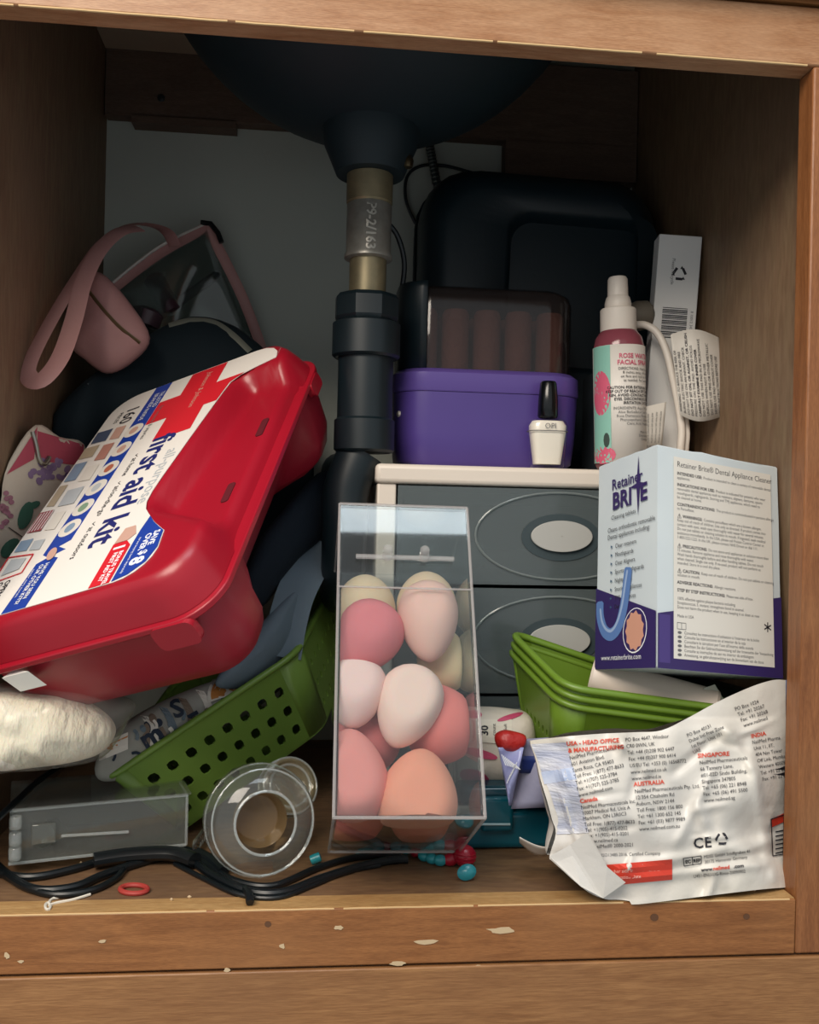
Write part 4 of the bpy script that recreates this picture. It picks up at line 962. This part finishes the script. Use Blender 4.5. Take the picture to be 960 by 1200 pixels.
# left face print
pr = Print()
pr.lay('purple_base', M_pur).grid(lambda u, v: V((lerp(0, ba, u), v*lerp(.062, .0395, u), 0)), 10, 3)
pr.text(M_pur, 'Retainer', .019, .1365, .0118, bold=.015, xs=.95, rot=.02)
pr.text(M_pur, 'BRI  E', .020, .121, .0185, bold=.03, xs=.95, rot=.02)
sx_, sy_ = .0525, .134
star = []
for i in range(8):
    a = PI/2+i*PI/4; r = (.023, .0028, .0105, .0028, .023, .0028, .0105, .0028)[i]; star.append((sx_+r*math.cos(a), sy_+r*math.sin(a)))
pr.poly('star_logo', M_pur, star)
pr.text(M_ink, 'Cleaning tablets', .019, .113, .0048, rot=.02)
pr.text(M_ink, 'Cleans orthodontic removable\nDental appliances including:', .0145, .1035, .0052, rot=.02, xs=.9, lead=1.05)
for i, t in enumerate(('Clear retainers', 'Mouthguards', 'Clear Aligners', 'Sports Mouthguards', 'Nightguards', 'Snoring Appliances', 'TMJ appliances', 'Dentures')):
    y = .0905-i*.0066; pr.text(M_ink, t, .0245, y, .0047, rot=.015, xs=.92)
    pr.poly('bullet', mat('bullet_blue', '#3a5c78', .5), [(.019, y+.0004), (.0215, y+.0016), (.019, y+.0028)])
M_ret = mat('retainer_blue', '#5d7fb8', .4); M_plate = mat('plate_peach', '#d09a84', .4)
arc = []
pr.strip('retainer_picture', M_ret, [(.006, .0515), (.0065, .040), (.012, .029), (.021, .0255), (.030, .031), (.036, .044), (.0395, .060), (.0415, .074)], .0095)
pr.strip('retainer_shine', mat('retainer_pale', '#9bb2d6', .35), [(.0065, .046), (.009, .036), (.015, .0295), (.022, .0285), (.029, .035), (.0345, .047), (.038, .062), (.0405, .072)], .0022)
pr.ell('plate_ring', M_wink, .050, .0270, .0140, .0165, 22, -.3); pr.ell('plate_back', M_pur, .050, .0272, .0132, .0157, 22, -.3)
pr.poly('plate_picture', M_plate, [(.050+r*math.cos(a)*.0112, .0268+r*math.sin(a)*.0148) for a, r in [(2*PI*i/22, (1 if i % 2 else .86)) for i in range(22)]])
pr.text(M_wink, 'www.retainerbrite.com', .009, .0065, .0056, xs=.92)
pr.emit(rb, lambda u, v, l: V((-ba+u, -l, v)), .0011, .00005)
# right face print
pr = Print()
pr.lay('purple_base', M_pur).grid(lambda u, v: V((bw*u, v*lerp(.038, .060, u), 0)), 10, 3)
pr.rect('violet_edge', M_lilac, .001, .004, .0105, .0375)
lx0, lx1, ly0, ly1 = .0135, .1045, .0075, .1535
pr.rect('white_panel', mat('panel_white', '#dedbd3', .55), lx0, ly0, lx1, ly1)
pr.text(M_ink, 'Retainer Brite® Dental Appliance Cleaner', lx0+.003, .1462, .0061, xs=.85)
M_ink2 = mat('soft_ink', '#4a494e', .6)
paras = [(.1402, 'INTENDED USE:', ['Product is intended to clean a variety of removable dental', 'appliances.']),
 (.1318, 'INDICATIONS FOR USE:', ['Product is indicated for patients who wear', 'removable dental appliances such as retainers, aligners, dentures, sports', 'mouthguards, nightguards, Snoring and TMJ appliances, which need to', 'be cleaned at home.']),
 (.1172, 'CONTRAINDICATIONS:', ['The product is contraindicated in persons allergic', 'to Persulfates.']),
 (.1086, '⚠ WARNINGS:', ['Contains persulfates which are a known allergen.', 'Keep out of reach of children. Use only as directed. If product comes into', 'contact with eyes, wash eyes thoroughly with water for several minutes.', 'Do not put tablets or cleaning solution in mouth. If ingested, seek medical', 'assistance immediately. In the USA, please call Poison Control Center at', '1-800-222-1222. In the UK, please contact NHS Direct or dial 111.']),
 (.0868, '⚠ PRECAUTIONS:', ['Do not store oral appliances in solution more than', '15 minutes. Remove appliance and rinse thoroughly with water.', 'Wash hands thoroughly before and after handling tablets. Do not touch', 'when cleaned. Single use only. If re-used, product will not perform as', 'intended. Store in a cool dry place.']),
 (.0688, '⚠ CAUTION:', ['Keep out of reach of children. Do not put tablets or cleaning', 'solution in mouth.']),
 (.0604, 'ADVERSE REACTIONS:', ['Allergic reactions.']),
 (.0548, 'STEP BY STEP INSTRUCTIONS:', ['Please see side of box.']),
 (.0490, '', ['100% effective against plaque bacteria including', 'Streptococcus, S. mutans; strengthens bond in enamel.', 'Does not harm the product when in use, keeping it as clean as new', '', 'Made in USA'])]
for y, hd, ls in paras:
    wd = 0
    if hd: wd = pr.text(M_ink, hd, lx0+.003, y, .0032, bold=.03, xs=1.0)+.0012
    for i, t in enumerate(ls): pr.text(M_ink2, t, lx0+.003+(wd if i == 0 else 0), y-i*.0031, .0031, xs=.88)
pr.ring('book_icon', M_greyink, [(lx0+.003, .0283), (lx0+.0105, .0283), (lx0+.0105, .0328), (lx0+.003, .0328)], .0004); pr.line('book_icon', M_greyink, (lx0+.0067, .0283), (lx0+.0067, .0328), .0004)
for i, t in enumerate(('Consultez les instructions d’utilisation à l’intérieur de la boîte', 'Consulte las instrucciones en el interior de la caja', 'Consultare le istruzioni per l’uso all’interno della scatola', 'Beachten Sie die Gebrauchsanweisung auf der Innenseite der Verpackung', 'Consulte as instruções de uso no interior da embalagem', 'Anweisung, se gebruiksaanwijzing aan de binnenkant van de doos')):
    y = .0250-i*.0031; pr.text(M_ink2, t, lx0+.009, y, .0031, xs=.88); pr.ell('language_dot', M_greyink, lx0+.005, y+.0009, .0018, .0010, 10)
for i in range(6): pr.line('star_mark', M_ink, (.0985, .0365), (.0985+.0036*math.cos(i*PI/3+.5), .0365+.0036*math.sin(i*PI/3+.5)), .0009)
pr.emit(rb, lambda u, v, l: V((l, u, v)), .0009, .00005)

# content of the nested baskets
lying('lotion_bottle', 'white bottle with rounded end lying in the nested green baskets', 'bottle', 765, 812, .092, .0155, .095, mat('cream_white_plastic', '#d9cbbf', .45), .0)
o = bpy.data.objects['lotion_bottle']
me = o.data; cc = sum((v.co for v in me.vertices), V())/len(me.vertices)
R3 = Matrix.Translation(cc) @ Matrix.Rotation(rad(-22), 4, 'Z') @ Matrix.Rotation(rad(12), 4, 'Y') @ Matrix.Translation(-cc)
me.transform(R3)
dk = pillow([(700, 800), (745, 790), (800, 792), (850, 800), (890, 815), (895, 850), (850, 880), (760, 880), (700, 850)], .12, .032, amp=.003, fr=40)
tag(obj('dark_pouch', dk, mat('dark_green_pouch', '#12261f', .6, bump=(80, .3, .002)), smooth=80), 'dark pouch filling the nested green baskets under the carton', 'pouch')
tgp = spl([P(812, 812, .083), P(830, 806, .08), P(846, 818, .078)], 4)
g = G().prism([(812, 822), (826, 806), (838, 802), (852, 826), (838, 834)], lambda p: P(p[0], p[1], .072), lambda p: P(p[0], p[1], .074))
o = tag(obj('hang_tag', g, mat('pale_card', '#b9bdb4', .6), smooth=0), 'pale card tag with dark dot in the nested green baskets', 'tag')
pr = Print(); pr.ell('dot', M_ink, 839, 819, 3.5, 5.5, 12); pr.emit(o, lambda u, v, l: P(u, v, .0718-l), .0001)

# ---------------------------------------------------------------- sinus rinse bag
CREASE = []
for i in range(46):
    an = random.choice((random.uniform(-.5, .5), random.uniform(.9, 2.2))); CREASE.append((random.uniform(640, 910), random.uniform(850, 1045), math.cos(an), math.sin(an), random.uniform(25, 80), random.uniform(3, 6.5), random.uniform(-.0034, .0044)))
def YB_(px, py):
    u = (px-640)/280; v = (py-860)/200
    d = math.sin(PI*max(0, min(1, u*.92+.06)))**.7*math.sin(PI*max(0.02, min(.98, v*.86+.1)))**.6
    y = .024-.034*d + .010*(u) - .012*max(0, v-.55) - .055*max(0, v-.70)
    a = noise.noise(V((px*.012, py*.016, 2)))*.011 + noise.noise(V((px*.035+3, py*.028, 5)))*.003
    # long creases
    for (x0, y0, x1, y1, w, amp) in ((720, 1020, 905, 985, 7, .0035), (795, 985, 835, 905, 6, .003), (790, 905, 845, 860, 6, -.004), (720, 862, 760, 905, 7, .003), (880, 880, 900, 1000, 7, .0035), (690, 1035, 900, 1012, 6, .003), (850, 850, 880, 900, 6, .003)):
        dx, dy = x1-x0, y1-y0; L = math.hypot(dx, dy); t = ((px-x0)*dx+(py-y0)*dy)/L/L; s = abs((px-x0)*dy-(py-y0)*dx)/L
        if -.15 < t < 1.15: a -= amp*math.exp(-(s/w)**2)*sm((t+.15)/.2)*sm((1.15-t)/.2)
    for (x0, y0, dx, dy, L, w, amp) in CREASE:
        t = ((px-x0)*dx+(py-y0)*dy)/L; s = abs((px-x0)*dy-(py-y0)*dx)
        if 0 < t < 1 and s < 3*w: a -= amp*math.exp(-(s/w)**2)*math.sin(PI*t)
    return y + a*min(1, d*2+.2)
ctop = spl([(620, 868, 0), (660, 863, 0), (700, 860, 0), (745, 858, 0), (775, 856, 0), (805, 842, 0), (840, 823, 0), (880, 805, 0), (906, 797, 0), (921, 797, 0)], 4)
cbot = spl([(648, 1008, 0), (665, 1026, 0), (690, 1046, 0), (715, 1055, 0), (740, 1060, 0), (780, 1056, 0), (820, 1051, 0), (860, 1046, 0), (895, 1042, 0), (921, 1040, 0)], 4)
cl_ = spl([(620, 868, 0), (628, 890, 0), (634, 915, 0), (642, 940, 0), (648, 962, 0), (653, 978, 0), (644, 1004, 0), (648, 1008, 0)], 4)
def along(c, t):
    k = t*(len(c)-1); i = min(int(k), len(c)-2); return c[i].lerp(c[i+1], k-i)
def bagpx(u, v):
    a, b = along(ctop, u), along(cbot, u); p = a.lerp(b, v); l = along(cl_, v); s = max(0, 1-u*4)**1.5
    p = p.lerp(V((l.x + (p.x-a.lerp(b, v).x), l.y, 0)), s) if s > 0 else p
    return p
def bagpt(u, v):
    q = bagpx(u, v); y = YB_(q.x, q.y); p = P(q.x, q.y, y)
    if p.y > -.001 and p.z < .0012: p.z = .0012
    return p
nb = thing('rinse_bag', 'crumpled white plastic bag with address print by the cabinet side', 'bag', P(780, 1050, .01))
bg_ = G().grid(bagpt, 110, 84)
M_bag = mat('white_bag_film', '#d8d2c6', .34, bump=(45, .35, .004), var=(9, '#d8d6d4', .7))
obj('front_film', bg_, M_bag, nb, smooth=180)
def bagback(u, v):
    p = bagpt(u, v); e = min(u, 1-u, v, 1-v); p.y = min(max(p.y, .02)+.028*sm(e/.25)**.5, .048); 
    if v > .5: p.z = max(p.z, .0015)
    if p.x > XR: p.x = min(p.x, XRW-.002)
    return p
obj('back_film', G().grid(bagback, 30, 24), M_bag, nb, smooth=180)
cs = caster(bg_); pr = Print()
# bluish seal strip
M_seal = mat('seal_lavender', '#a3a9bf', .4, var=(40, '#dcdcdf', .9), scale=(.5, 1, 4), bump=(160, .5, .002))
pr.lay('seal_strip', M_seal).grid(lambda u, v: V((lerp(along(cl_, .02+v*.80).x+1.5, lerp(664, 690, v), u), lerp(872, 978, v)-2*u, 0)), 8, 22)
pr.lay('sky_stripe', mat('seal_sky', '#93a5c8', .4, var=(60, '#c6cee0', .8))).grid(lambda u, v: V((lerp(634, 672, u)+v*4, 905+14*v-6*u, 0)), 8, 4)
kw = dict(flipy=True)
def tx(m, body, x, y, s, deg, **k): pr.text(m, body, x, y, s, rot=rad(deg), flipy=True, lead=1.0, **k)
M_ri = mat('bag_red_ink', '#d5503a', .45)
tx(M_ri, 'USA - HEAD OFFICE', 664, 874, 7.0, 4, bold=.03); tx(M_ri, '& MANUFACTURING', 666, 882, 7.0, 4, bold=.03)
for i, t in enumerate(('NeilMed Pharmaceuticals Inc.', '601 Aviation Blvd.', 'Santa Rosa, CA 95403', 'Toll Free: 1(877) 477-8633', 'Tel: +1(707) 525-3784', 'Fax: +1(707) 525-3785', 'www.neilmed.com')): tx(M_ink, t, 668+i*1.7, 890.5+i*7.3, 6.4, 13, xs=.86)
tx(M_ri, 'Canada', 680, 941.5, 7, 10, bold=.03)
for i, t in enumerate(('NeilMed Pharmaceuticals Inc.', '10007 Medical Rd, Unit A', 'Markham, ON L3R0C3', 'Toll Free: 1(877) 477-8633', 'Tel: +1(905)-415-0202', 'Fax: +1(905)-415-0201', 'www.neilmed.ca', '© NeilMed® 2000-2021')): tx(M_ink, t, 681+i*1.2, 948.5+i*6.6, 6.2, 7 if i < 3 else 3, xs=.88)
tx(M_ink, 'MCSAP/ISO13485:2016, Certified Company', 689, 1004.5, 5.4, 2, xs=.88)
for i, t in enumerate(('PO Box 4647, Windsor', 'CR0 0WN, UK', 'Tel: +44 (0)208 902 6447', 'Fax: +44 (0)207 900 6414', 'US/EU Tel: +353 (0) 16568772', 'www.neilmed.co.uk', 'www.neilmed.ie')): tx(M_ink, t, 733+i*1.3, 869+i*7.6, 6.2, 5, xs=.86)
tx(M_ri, 'AUSTRALIA', 743, 921.5, 7, 5, bold=.03)
for i, t in enumerate(('NeilMed Pharmaceuticals Pty. Ltd.', '12/354 Chisholm Rd', 'Auburn, NSW 2144', 'Toll Free: 1800 156 800', 'Tel: +61 1300 652 145', 'Fax: +61 (03) 9877 9989', 'www.neilmed.com.au')): tx(M_ink, t, 744+i*.9, 929.5+i*7.4, 6.3, 5, xs=.88)
for i, t in enumerate(('PO Box 40131', 'Dubai Intl Free Zone', '1st Floor, Unit 101', 'UAE')): tx(M_ink, t, 806+i*2.4, 864+i*6.6, 6.0, 23, xs=.86)
tx(M_ri, 'SINGAPORE', 818, 888, 7, 4, bold=.03)
for i, t in enumerate(('NeilMed Pharmaceuticals', '66 Tannery Lane,', '#01-02D Sindo Building,', 'Singapore 347805', 'Tel: +65 (06) 221 8948', 'Fax: +65 (06) 491 5500', 'www.neilmed.sg')): tx(M_ink, t, 820+i*.9, 896+i*7.4, 6.3, 6, xs=.88)
for i, t in enumerate(('PO Box 1024', 'Tel: +91 20267', 'Fax: +91 20268', 'www.neilmed')): tx(M_ink, t, 862+i*3.4, 836+i*6.4-3, 6.2, 18, xs=.86)
tx(M_ri, 'INDIA', 881, 865, 6.5, 12, bold=.03)
for i, t in enumerate(('NeilMed Pharma', 'Unit 11, IIT,', '404 Nav Tower', 'Off Link, Mumbai', 'Western 400053', 'Tel: +91 22 6502', 'Fax: +91 22 6502')): tx(M_ink, t, 882+i*2, 872+i*7.2, 6.0, 10, xs=.82)
pr.lay('red_panel', mat('bag_red_panel', '#d8412e', .4)).grid(lambda u, v: V((lerp(693+9*v*1.2, 788, u), lerp(1015, 1009, u)+lerp(0, 24, v)-2*u, 0)), 12, 4)
M_sal = mat('bag_white_ink', '#f3c9bc', .45)
tx(M_sal, 'See other side for Lot Number', 706, 1024, 6.0, 3, xs=.9, name='panel_text'); tx(M_sal, '& Expiration Date', 712, 1031, 6.0, 3, xs=.9, name='panel_text')
tx(M_ink, 'C', 813, 994, 17, 4, bold=.02); tx(M_ink, 'E', 826, 993, 17, 4, bold=.02)
recyc(pr, M_ink, 846, 983, 6.5, 2.6, -1)
pr.ring('rep_frame', M_ink, [(801, 1006), (822, 1003), (822, 1012), (802, 1015)], 1.0); pr.line('rep_frame', M_ink, (811.5, 1004.5), (812, 1013.5), 1.0)
tx(M_ink, 'EC', 803.5, 1012, 5.5, 6, bold=.04); tx(M_ink, 'REP', 813, 1010.8, 5.2, 6, bold=.04)
tx(M_ink, 'MDSS GmbH Schiffgraben 41', 825, 1006, 5.2, 7, xs=.9); tx(M_ink, '30175 Hannover Germany', 826, 1012, 5.2, 7, xs=.9)
tx(M_ink, 'www.', 822, 1021.5, 6.2, 6, bold=.03); tx(M_ri, 'neilmed', 836, 1020, 6.2, 6, bold=.03); tx(M_ink, '.com', 860, 1017.5, 6.2, 6, bold=.03)
tx(M_ink, 'U451-ENU-UG-Rinse-20090902', 813, 1029, 5.2, 6, xs=.9)
pr.lay('red_panel', MATS['bag_red_panel']).grid(lambda u, v: V((lerp(904, 919, u), lerp(960, 953, u)+lerp(0, 10, v), 0)), 4, 3)
pr.ring('side_frame', M_ink, [(904, 960), (906, 1003), (918, 1001), (919, 955)], 1.2)
for i in range(6): pr.line('side_lines', M_ink, (909, 975+i*5), (918, 973+i*5), 1.5)
pr.emit(nb, cs, .0006, .00008)
# folded lower corner, white torn flap
obj('folded_corner', G().prism([(645, 1009), (668, 990), (688, 976), (694, 982), (712, 1016), (738, 1061), (712, 1056), (680, 1040)], lambda p: cs(p[0], p[1], .0075), lambda p: cs(p[0], p[1], .006)), M_bag, nb, smooth=0)
g = G().grid(lambda u, v: P(lerp(609, 656, u), 987+10*math.sin(u*2.6)*.8-6*(1-u)*(1-v)+lerp(0, 8*math.sin(u*PI), v), .03+.02*v), 14, 4)
obj('torn_flap', g, M_bag, nb, solid=.0005)

# lavender wrapper behind the bag, with its red top
lv = thing('film_wrapper', 'lavender plastic wrapper with red top beside pink pack', 'wrapper', P(620, 950, .06))
M_lav = mat('lavender_film', '#8f93c4', .3, bump=(60, .4, .003), var=(20, '#a8acd2', .7))
obj('front_tail', G().grid(lambda u, v: P(lerp(lerp(584, 614, u), lerp(597, 599, u), v), lerp(876, 944, v), .058+.004*math.sin(u*3+v*5)), 6, 14), M_lav, lv, solid=.0006)
obj('back_sheet', G().grid(lambda u, v: P(lerp(lerp(616, 660, u), lerp(599, 660, u), v), lerp(866, 948, v)-3*u, .066+.004*math.sin(u*4+v*3)), 8, 10), mat('lavender_grey_film', '#85849c', .4, bump=(50, .3, .003)), lv, solid=.0006)
obj('navy_stripe', G().grid(lambda u, v: P(lerp(609, 655, u), lerp(886, 906, v), .0645+.004*math.sin(u*4)), 8, 3), mat('wrapper_navy', '#1d2c66', .4), lv, solid=.0004)
pr = Print()
for i in range(9): pr.line('silver_streak', M_wink, (588+i*2.1, 884+i*1.6), (593+i*2.1, 897+i*.6), .9)
for i in range(6): pr.line('silver_streak', M_wink, (594+i*1.6, 918-i*3.0), (598+i*1.6, 908-i*3), .8)
pr.emit(lv, lambda u, v, l: P(u, v, .0535-l), .0002)
obj('red_top', pillow([(580, 862), (590, 856), (602, 857), (616, 862), (615, 874), (604, 881), (590, 880), (582, 874)], .066, .008, amp=.002, fr=90, rings=5, seg=32), mat('red_film', '#a8221f', .4, bump=(120, .6, .003)), lv, smooth=60)

# blue packet at the side
g = pillow([(905, 812), (922, 797), (934, 800), (934, 900), (926, 950), (910, 930)], .052, .006, amp=.001, rings=4, seg=24)
tag(obj('blue_packet', g, mat('blue_grey_film', '#5a6f96', .4, var=(15, '#46587e', .8)), smooth=70), 'blue plastic packet wedged between white bag and cabinet side', 'packet')

# pink and white pack
pk = thing('wipes_pack', 'white soft pack with pink leaf print on the teal box', 'pack', P(575, 918, .14))
g = pillow([(528, 838), (560, 830), (600, 832), (622, 840), (626, 880), (622, 912), (590, 918), (550, 918), (528, 914)], .135, .024, amp=.003, fr=40, pw=3)
pko = obj('pack_body', g, mat('pack_white', '#d6cabc', .5, bump=(70, .4, .003)), pk, smooth=80); cs = caster(g); pr = Print()
M_pp = mat('pack_pink', '#c2486a', .5); M_lpp = mat('pack_label', '#dcd2c2', .5)
pr.lay('label_panel', M_lpp).grid(lambda u, v: V((lerp(546, 600, u), lerp(843, 868, v)+5*u*v, 0)), 6, 4)
for x, y, a, b, r in ((556, 837, 9, 5, .1), (562, 883, 22, 5, .25), (556, 911, 18, 9, .3), (598, 840, 16, 3, -.3), (598, 905, 6, 10, .2)): pr.ell('pink_leaf', M_pp, x, y, a, b, 16, r)
pr.text(M_ink, '30', 572, 862, 12, rot=PI/2, flipy=True, bold=.03); pr.text(M_ink, 'count', 581, 862, 6, rot=PI/2, flipy=True); pr.text(M_ink, 'Wipes', 551, 864, 5.5, rot=PI/2, flipy=True); pr.text(M_ink, 'Unscented', 557, 868, 5.5, rot=PI/2, flipy=True, bold=.02); pr.text(M_ink, 'Soft', 594, 856, 5, rot=PI/2, flipy=True)
pr.emit(pko, cs, .0008, .0001)

# teal box
tb0, tb1 = F(543, 1004, 0), F(700, 1004, 0)
tbx = thing('teal_box', 'glossy dark teal plastic box on the cabinet floor', 'box', (.18, .13, 0))
M_teal = mat('teal_plastic', '#0b5a6b', .18, var=(9, '#0a4b5c', .6)); M_teal2 = mat('dark_teal_plastic', '#073b49', .2)
x0, x1, y0 = .117, .262, .098
obj('box_body', G().box(x0, x1, y0, .182, .0005, .030), M_teal, tbx, bevel=.005, seg=3)
obj('box_lid', G().box(x0-.001, x1+.001, y0-.002, .183, .0315, .0485), M_teal2, tbx, bevel=.005, seg=3)
obj('clasp', G().box(P(562, 960, y0).x, P(600, 960, y0).x, y0-.007, y0-.0005, .016, .042), M_teal, tbx, bevel=.003, seg=3)
obj('clasp_edge', G().tube([P(562, 966, y0-.008), P(598, 966, y0-.008)], .0009, 6), mat('edge_shine', '#a9c4cc', .2), tbx)  # pale line paints the highlight along the clasp
bl_ = obj('barcode_label', G().box(P(613, 950, y0).x, P(660, 950, y0).x, y0-.0032, y0-.0024, .033, .0465), mat('grey_label', '#5e6a78', .5), tbx)
pr = Print()
bx0 = P(618, 950, y0).x
for i in range(16): pr.rect('barcode', M_ink, bx0+i*.0016, .035, bx0+i*.0016+(.0009 if i % 3 else .0005), .045)
pr.emit(bl_, lambda u, v, l: V((u, y0-.0032-l, v)))

# ---------------------------------------------------------------- small things on the floor
nk = thing('bead_necklace', 'string of turquoise and red beads under the acrylic box', 'necklace', F(490, 1003, 0))
M_tq = mat('turquoise_bead', '#2f97a0', .25, var=(60, '#1f6f80', .7)); M_rb = mat('red_bead', '#a3142c', .3)
bp2 = [(424, 999, .0032, M_tq, 1.6), (433, 996, .0038, M_tq, 1.7), (442, 993, .0042, M_tq, 1.5), (454, 992, .0034, M_rb, 1), (465, 993, .0040, M_tq, 1.3), (475, 995, .0038, M_tq, 1.3), (487, 999, .0036, M_rb, 1.2), (497, 1003, .0040, M_tq, 1.3), (506, 1006, .0040, M_tq, 1.3), (516, 1008, .0042, M_tq, 1.2), (528, 1007, .0048, M_rb, 1.2), (545, 1003, .0080, M_rb, 1)]
cp = [F(a, b, r) for a, b, r, _, _ in bp2]
obj('thread', G().tube(spl(cp, 3), .0006, 5), M_black, nk)
for i, (a, b, r, mm, el) in enumerate(bp2):
    d = (cp[min(i+1, len(cp)-1)]-cp[max(i-1, 0)]).to_track_quat('Z', 'Y').to_matrix().to_4x4()
    prof = [(max(.0003, r*math.sin(PI*k/10)), -r*el*math.cos(PI*k/10)) for k in range(11)]
    obj('bead', G().lathe(prof, 14, Matrix.Translation(cp[i]) @ d), mm, nk)
for k in (-1, 0, 1): obj('bead_groove', G().tube([cp[-1]+V((.0079*math.cos(t), .0079*math.sin(t)*.99, k*.0024)) for t in [2*PI*i/20 for i in range(20)]] if k == 0 else [cp[-1]+V((.0075*math.cos(t), .0075*math.sin(t), k*.0024)) for t in [2*PI*i/20 for i in range(20)]], .0005, 5, closed=True), M_rb, nk)
pcen = F(547, 1022, .006)
obj('oval_pendant', G().lathe([(.0004, -.0038), (.004, -.0032), (.0068, -.001), (.0068, .001), (.004, .0032), (.0004, .0038)], 20, Matrix.Translation(pcen) @ Matrix.Rotation(rad(-18), 4, 'Y') @ Matrix.Rotation(rad(75), 4, 'X'), sq=.78), M_tq, nk)
b2 = F(370, 1006, .004)
tag(obj('turquoise_bead', G().lathe([(.0015, -.004), (.0034, -.0035), (.0036, 0), (.0034, .0035), (.0015, .004)], 12, Matrix.Translation(b2) @ Matrix.Rotation(1.2, 4, 'Y')), M_tq), 'single turquoise bead beside the clear jar', 'bead')

M_cab = mat('black_rubber', '#0a1115', .38)
def cable(name, label, pts, r, z=None):
    ps_ = spl([F(p[0], p[1], (p[2] if len(p) > 2 else r)) for p in pts], 7)
    th = thing(name, label, 'cable', ps_[0]); obj('wire', G().tube(ps_, r, 10), M_cab, th); return th, ps_
c1, q1 = cable('charging_cable', 'thick black cable looping in front of the clear jar', [(-25, 990), (5, 1022), (40, 1042), (85, 1040), (120, 1026), (160, 1012), (195, 1004), (222, 1008), (250, 1026), (290, 1044), (330, 1046), (375, 1030), (420, 1016), (460, 1008), (478, 1007)], .0030)
obj('cable_tie', G().tube([F(288, 1042, .004), F(292, 1048, .006), F(293, 1058, .003)], .0026, 8), M_cab, c1)
c2, q2 = cable('charging_cable', 'thin black cable running over the cabinet floor beside the thick one', [(-25, 1005), (20, 1034), (60, 1048), (105, 1044), (135, 1030), (150, 1015), (180, 1006), (205, 1002), (240, 1012), (275, 1032), (320, 1038), (370, 1018), (410, 1006), (440, 1003), (470, 1004)], .0024)
obj('plug_body', G().tube(spl([F(110, 1008, .007), F(150, 1002, .008), F(200, 1000, .008), F(228, 1008, .007)], 5), .007, 10, flat=(.005, .0065)), M_cab, c2)
c3, q3 = cable('charging_cable', 'black cable under the clear hinged case with small plug end', [(-20, 1018), (30, 1028), (80, 1020), (130, 1005), (180, 992), (225, 998), (258, 1016)], .0028)
obj('plug_end', G().tube(spl([F(232, 1000, .004), F(250, 1010, .004), F(262, 1022, .003)], 4), .0042, 8), M_cab, c3)
c4, q4 = cable('charging_cable', 'thin black wire trailing over the clear hinged case', [(-10, 966, .045), (20, 938, .047), (45, 915, .048), (75, 896, .05), (110, 885, .05)], .0022)
c5, q5 = cable('charging_cable', 'thinnest black wire curling in front of the clear jar', [(205, 1012), (240, 1030), (280, 1048), (325, 1052), (365, 1038), (405, 1022), (445, 1014)], .0018)
sp2 = G()
for k in range(5):
    c = F(231+k*2.2, 989-k*3, .008); sp2.tube([c+V((.0045*math.cos(t)*.5, .004*math.cos(t), .0045*math.sin(t))) for t in [2*PI*i/12 for i in range(12)]], .0008, 5, closed=True)
tag(obj('wire_spring', sp2, mat('spring_silver', '#a8a8a0', .3, .9)), 'small silver wire coil between clear case and jar', 'spring')
pn = thing('hair_pin', 'white wire pin lying on the rail in front of cables', 'pin', F(80, 1055, 0))
M_pin = mat('white_pin', '#dcd7ca', .35)
obj('pin_wire', G().tube(spl([F(57, 1059, .001), F(62, 1053, .001), F(82, 1050, .001), F(105, 1045, .0012)], 5), .0009, 6), M_pin, pn)
obj('pin_wire', G().tube(spl([F(57, 1061, .001), F(66, 1058, .001), F(86, 1054, .001), F(106, 1048, .0012)], 5), .0009, 6), M_pin, pn)
obj('pin_loop', G().tube([F(56+3*math.cos(t), 1062+4*math.sin(t), .001) for t in [2*PI*i/12 for i in range(12)]], .0009, 6, closed=True), M_pin, pn)
tag(obj('rubber_band', G().tube([F(157+16*math.cos(t), 1042+5*math.sin(t), .0016) for t in [2*PI*i/28 for i in range(28)]], .0017, 8, closed=True), mat('red_rubber', '#a83a34', .5)), 'red rubber band lying on the cabinet floor', 'rubber band')
for (px, py, s), lbl in zip(((222, 1051, 3), (201, 1054, 2), (884, 1043, 3.5), (240, 1020, 2.5), (95, 1011, 2)), ('larger pale crumb on the wood beside the red rubber band', 'smaller pale crumb on the wood beside the red rubber band', 'yellowish crumb by the corner under the white bag', 'pale crumb between the black cables and the clear jar', 'pale crumb under the clear hinged case')):
    c = F(px, py, .0012); g = G().lathe([(.0004, -.001), (s*.0005, 0), (.0004, .001)], 6, Matrix.Translation(c), sq=.5)
    tag(obj('paper_scrap', g, M_chip, smooth=0), lbl, 'debris', 'crumbs on the cabinet floor')
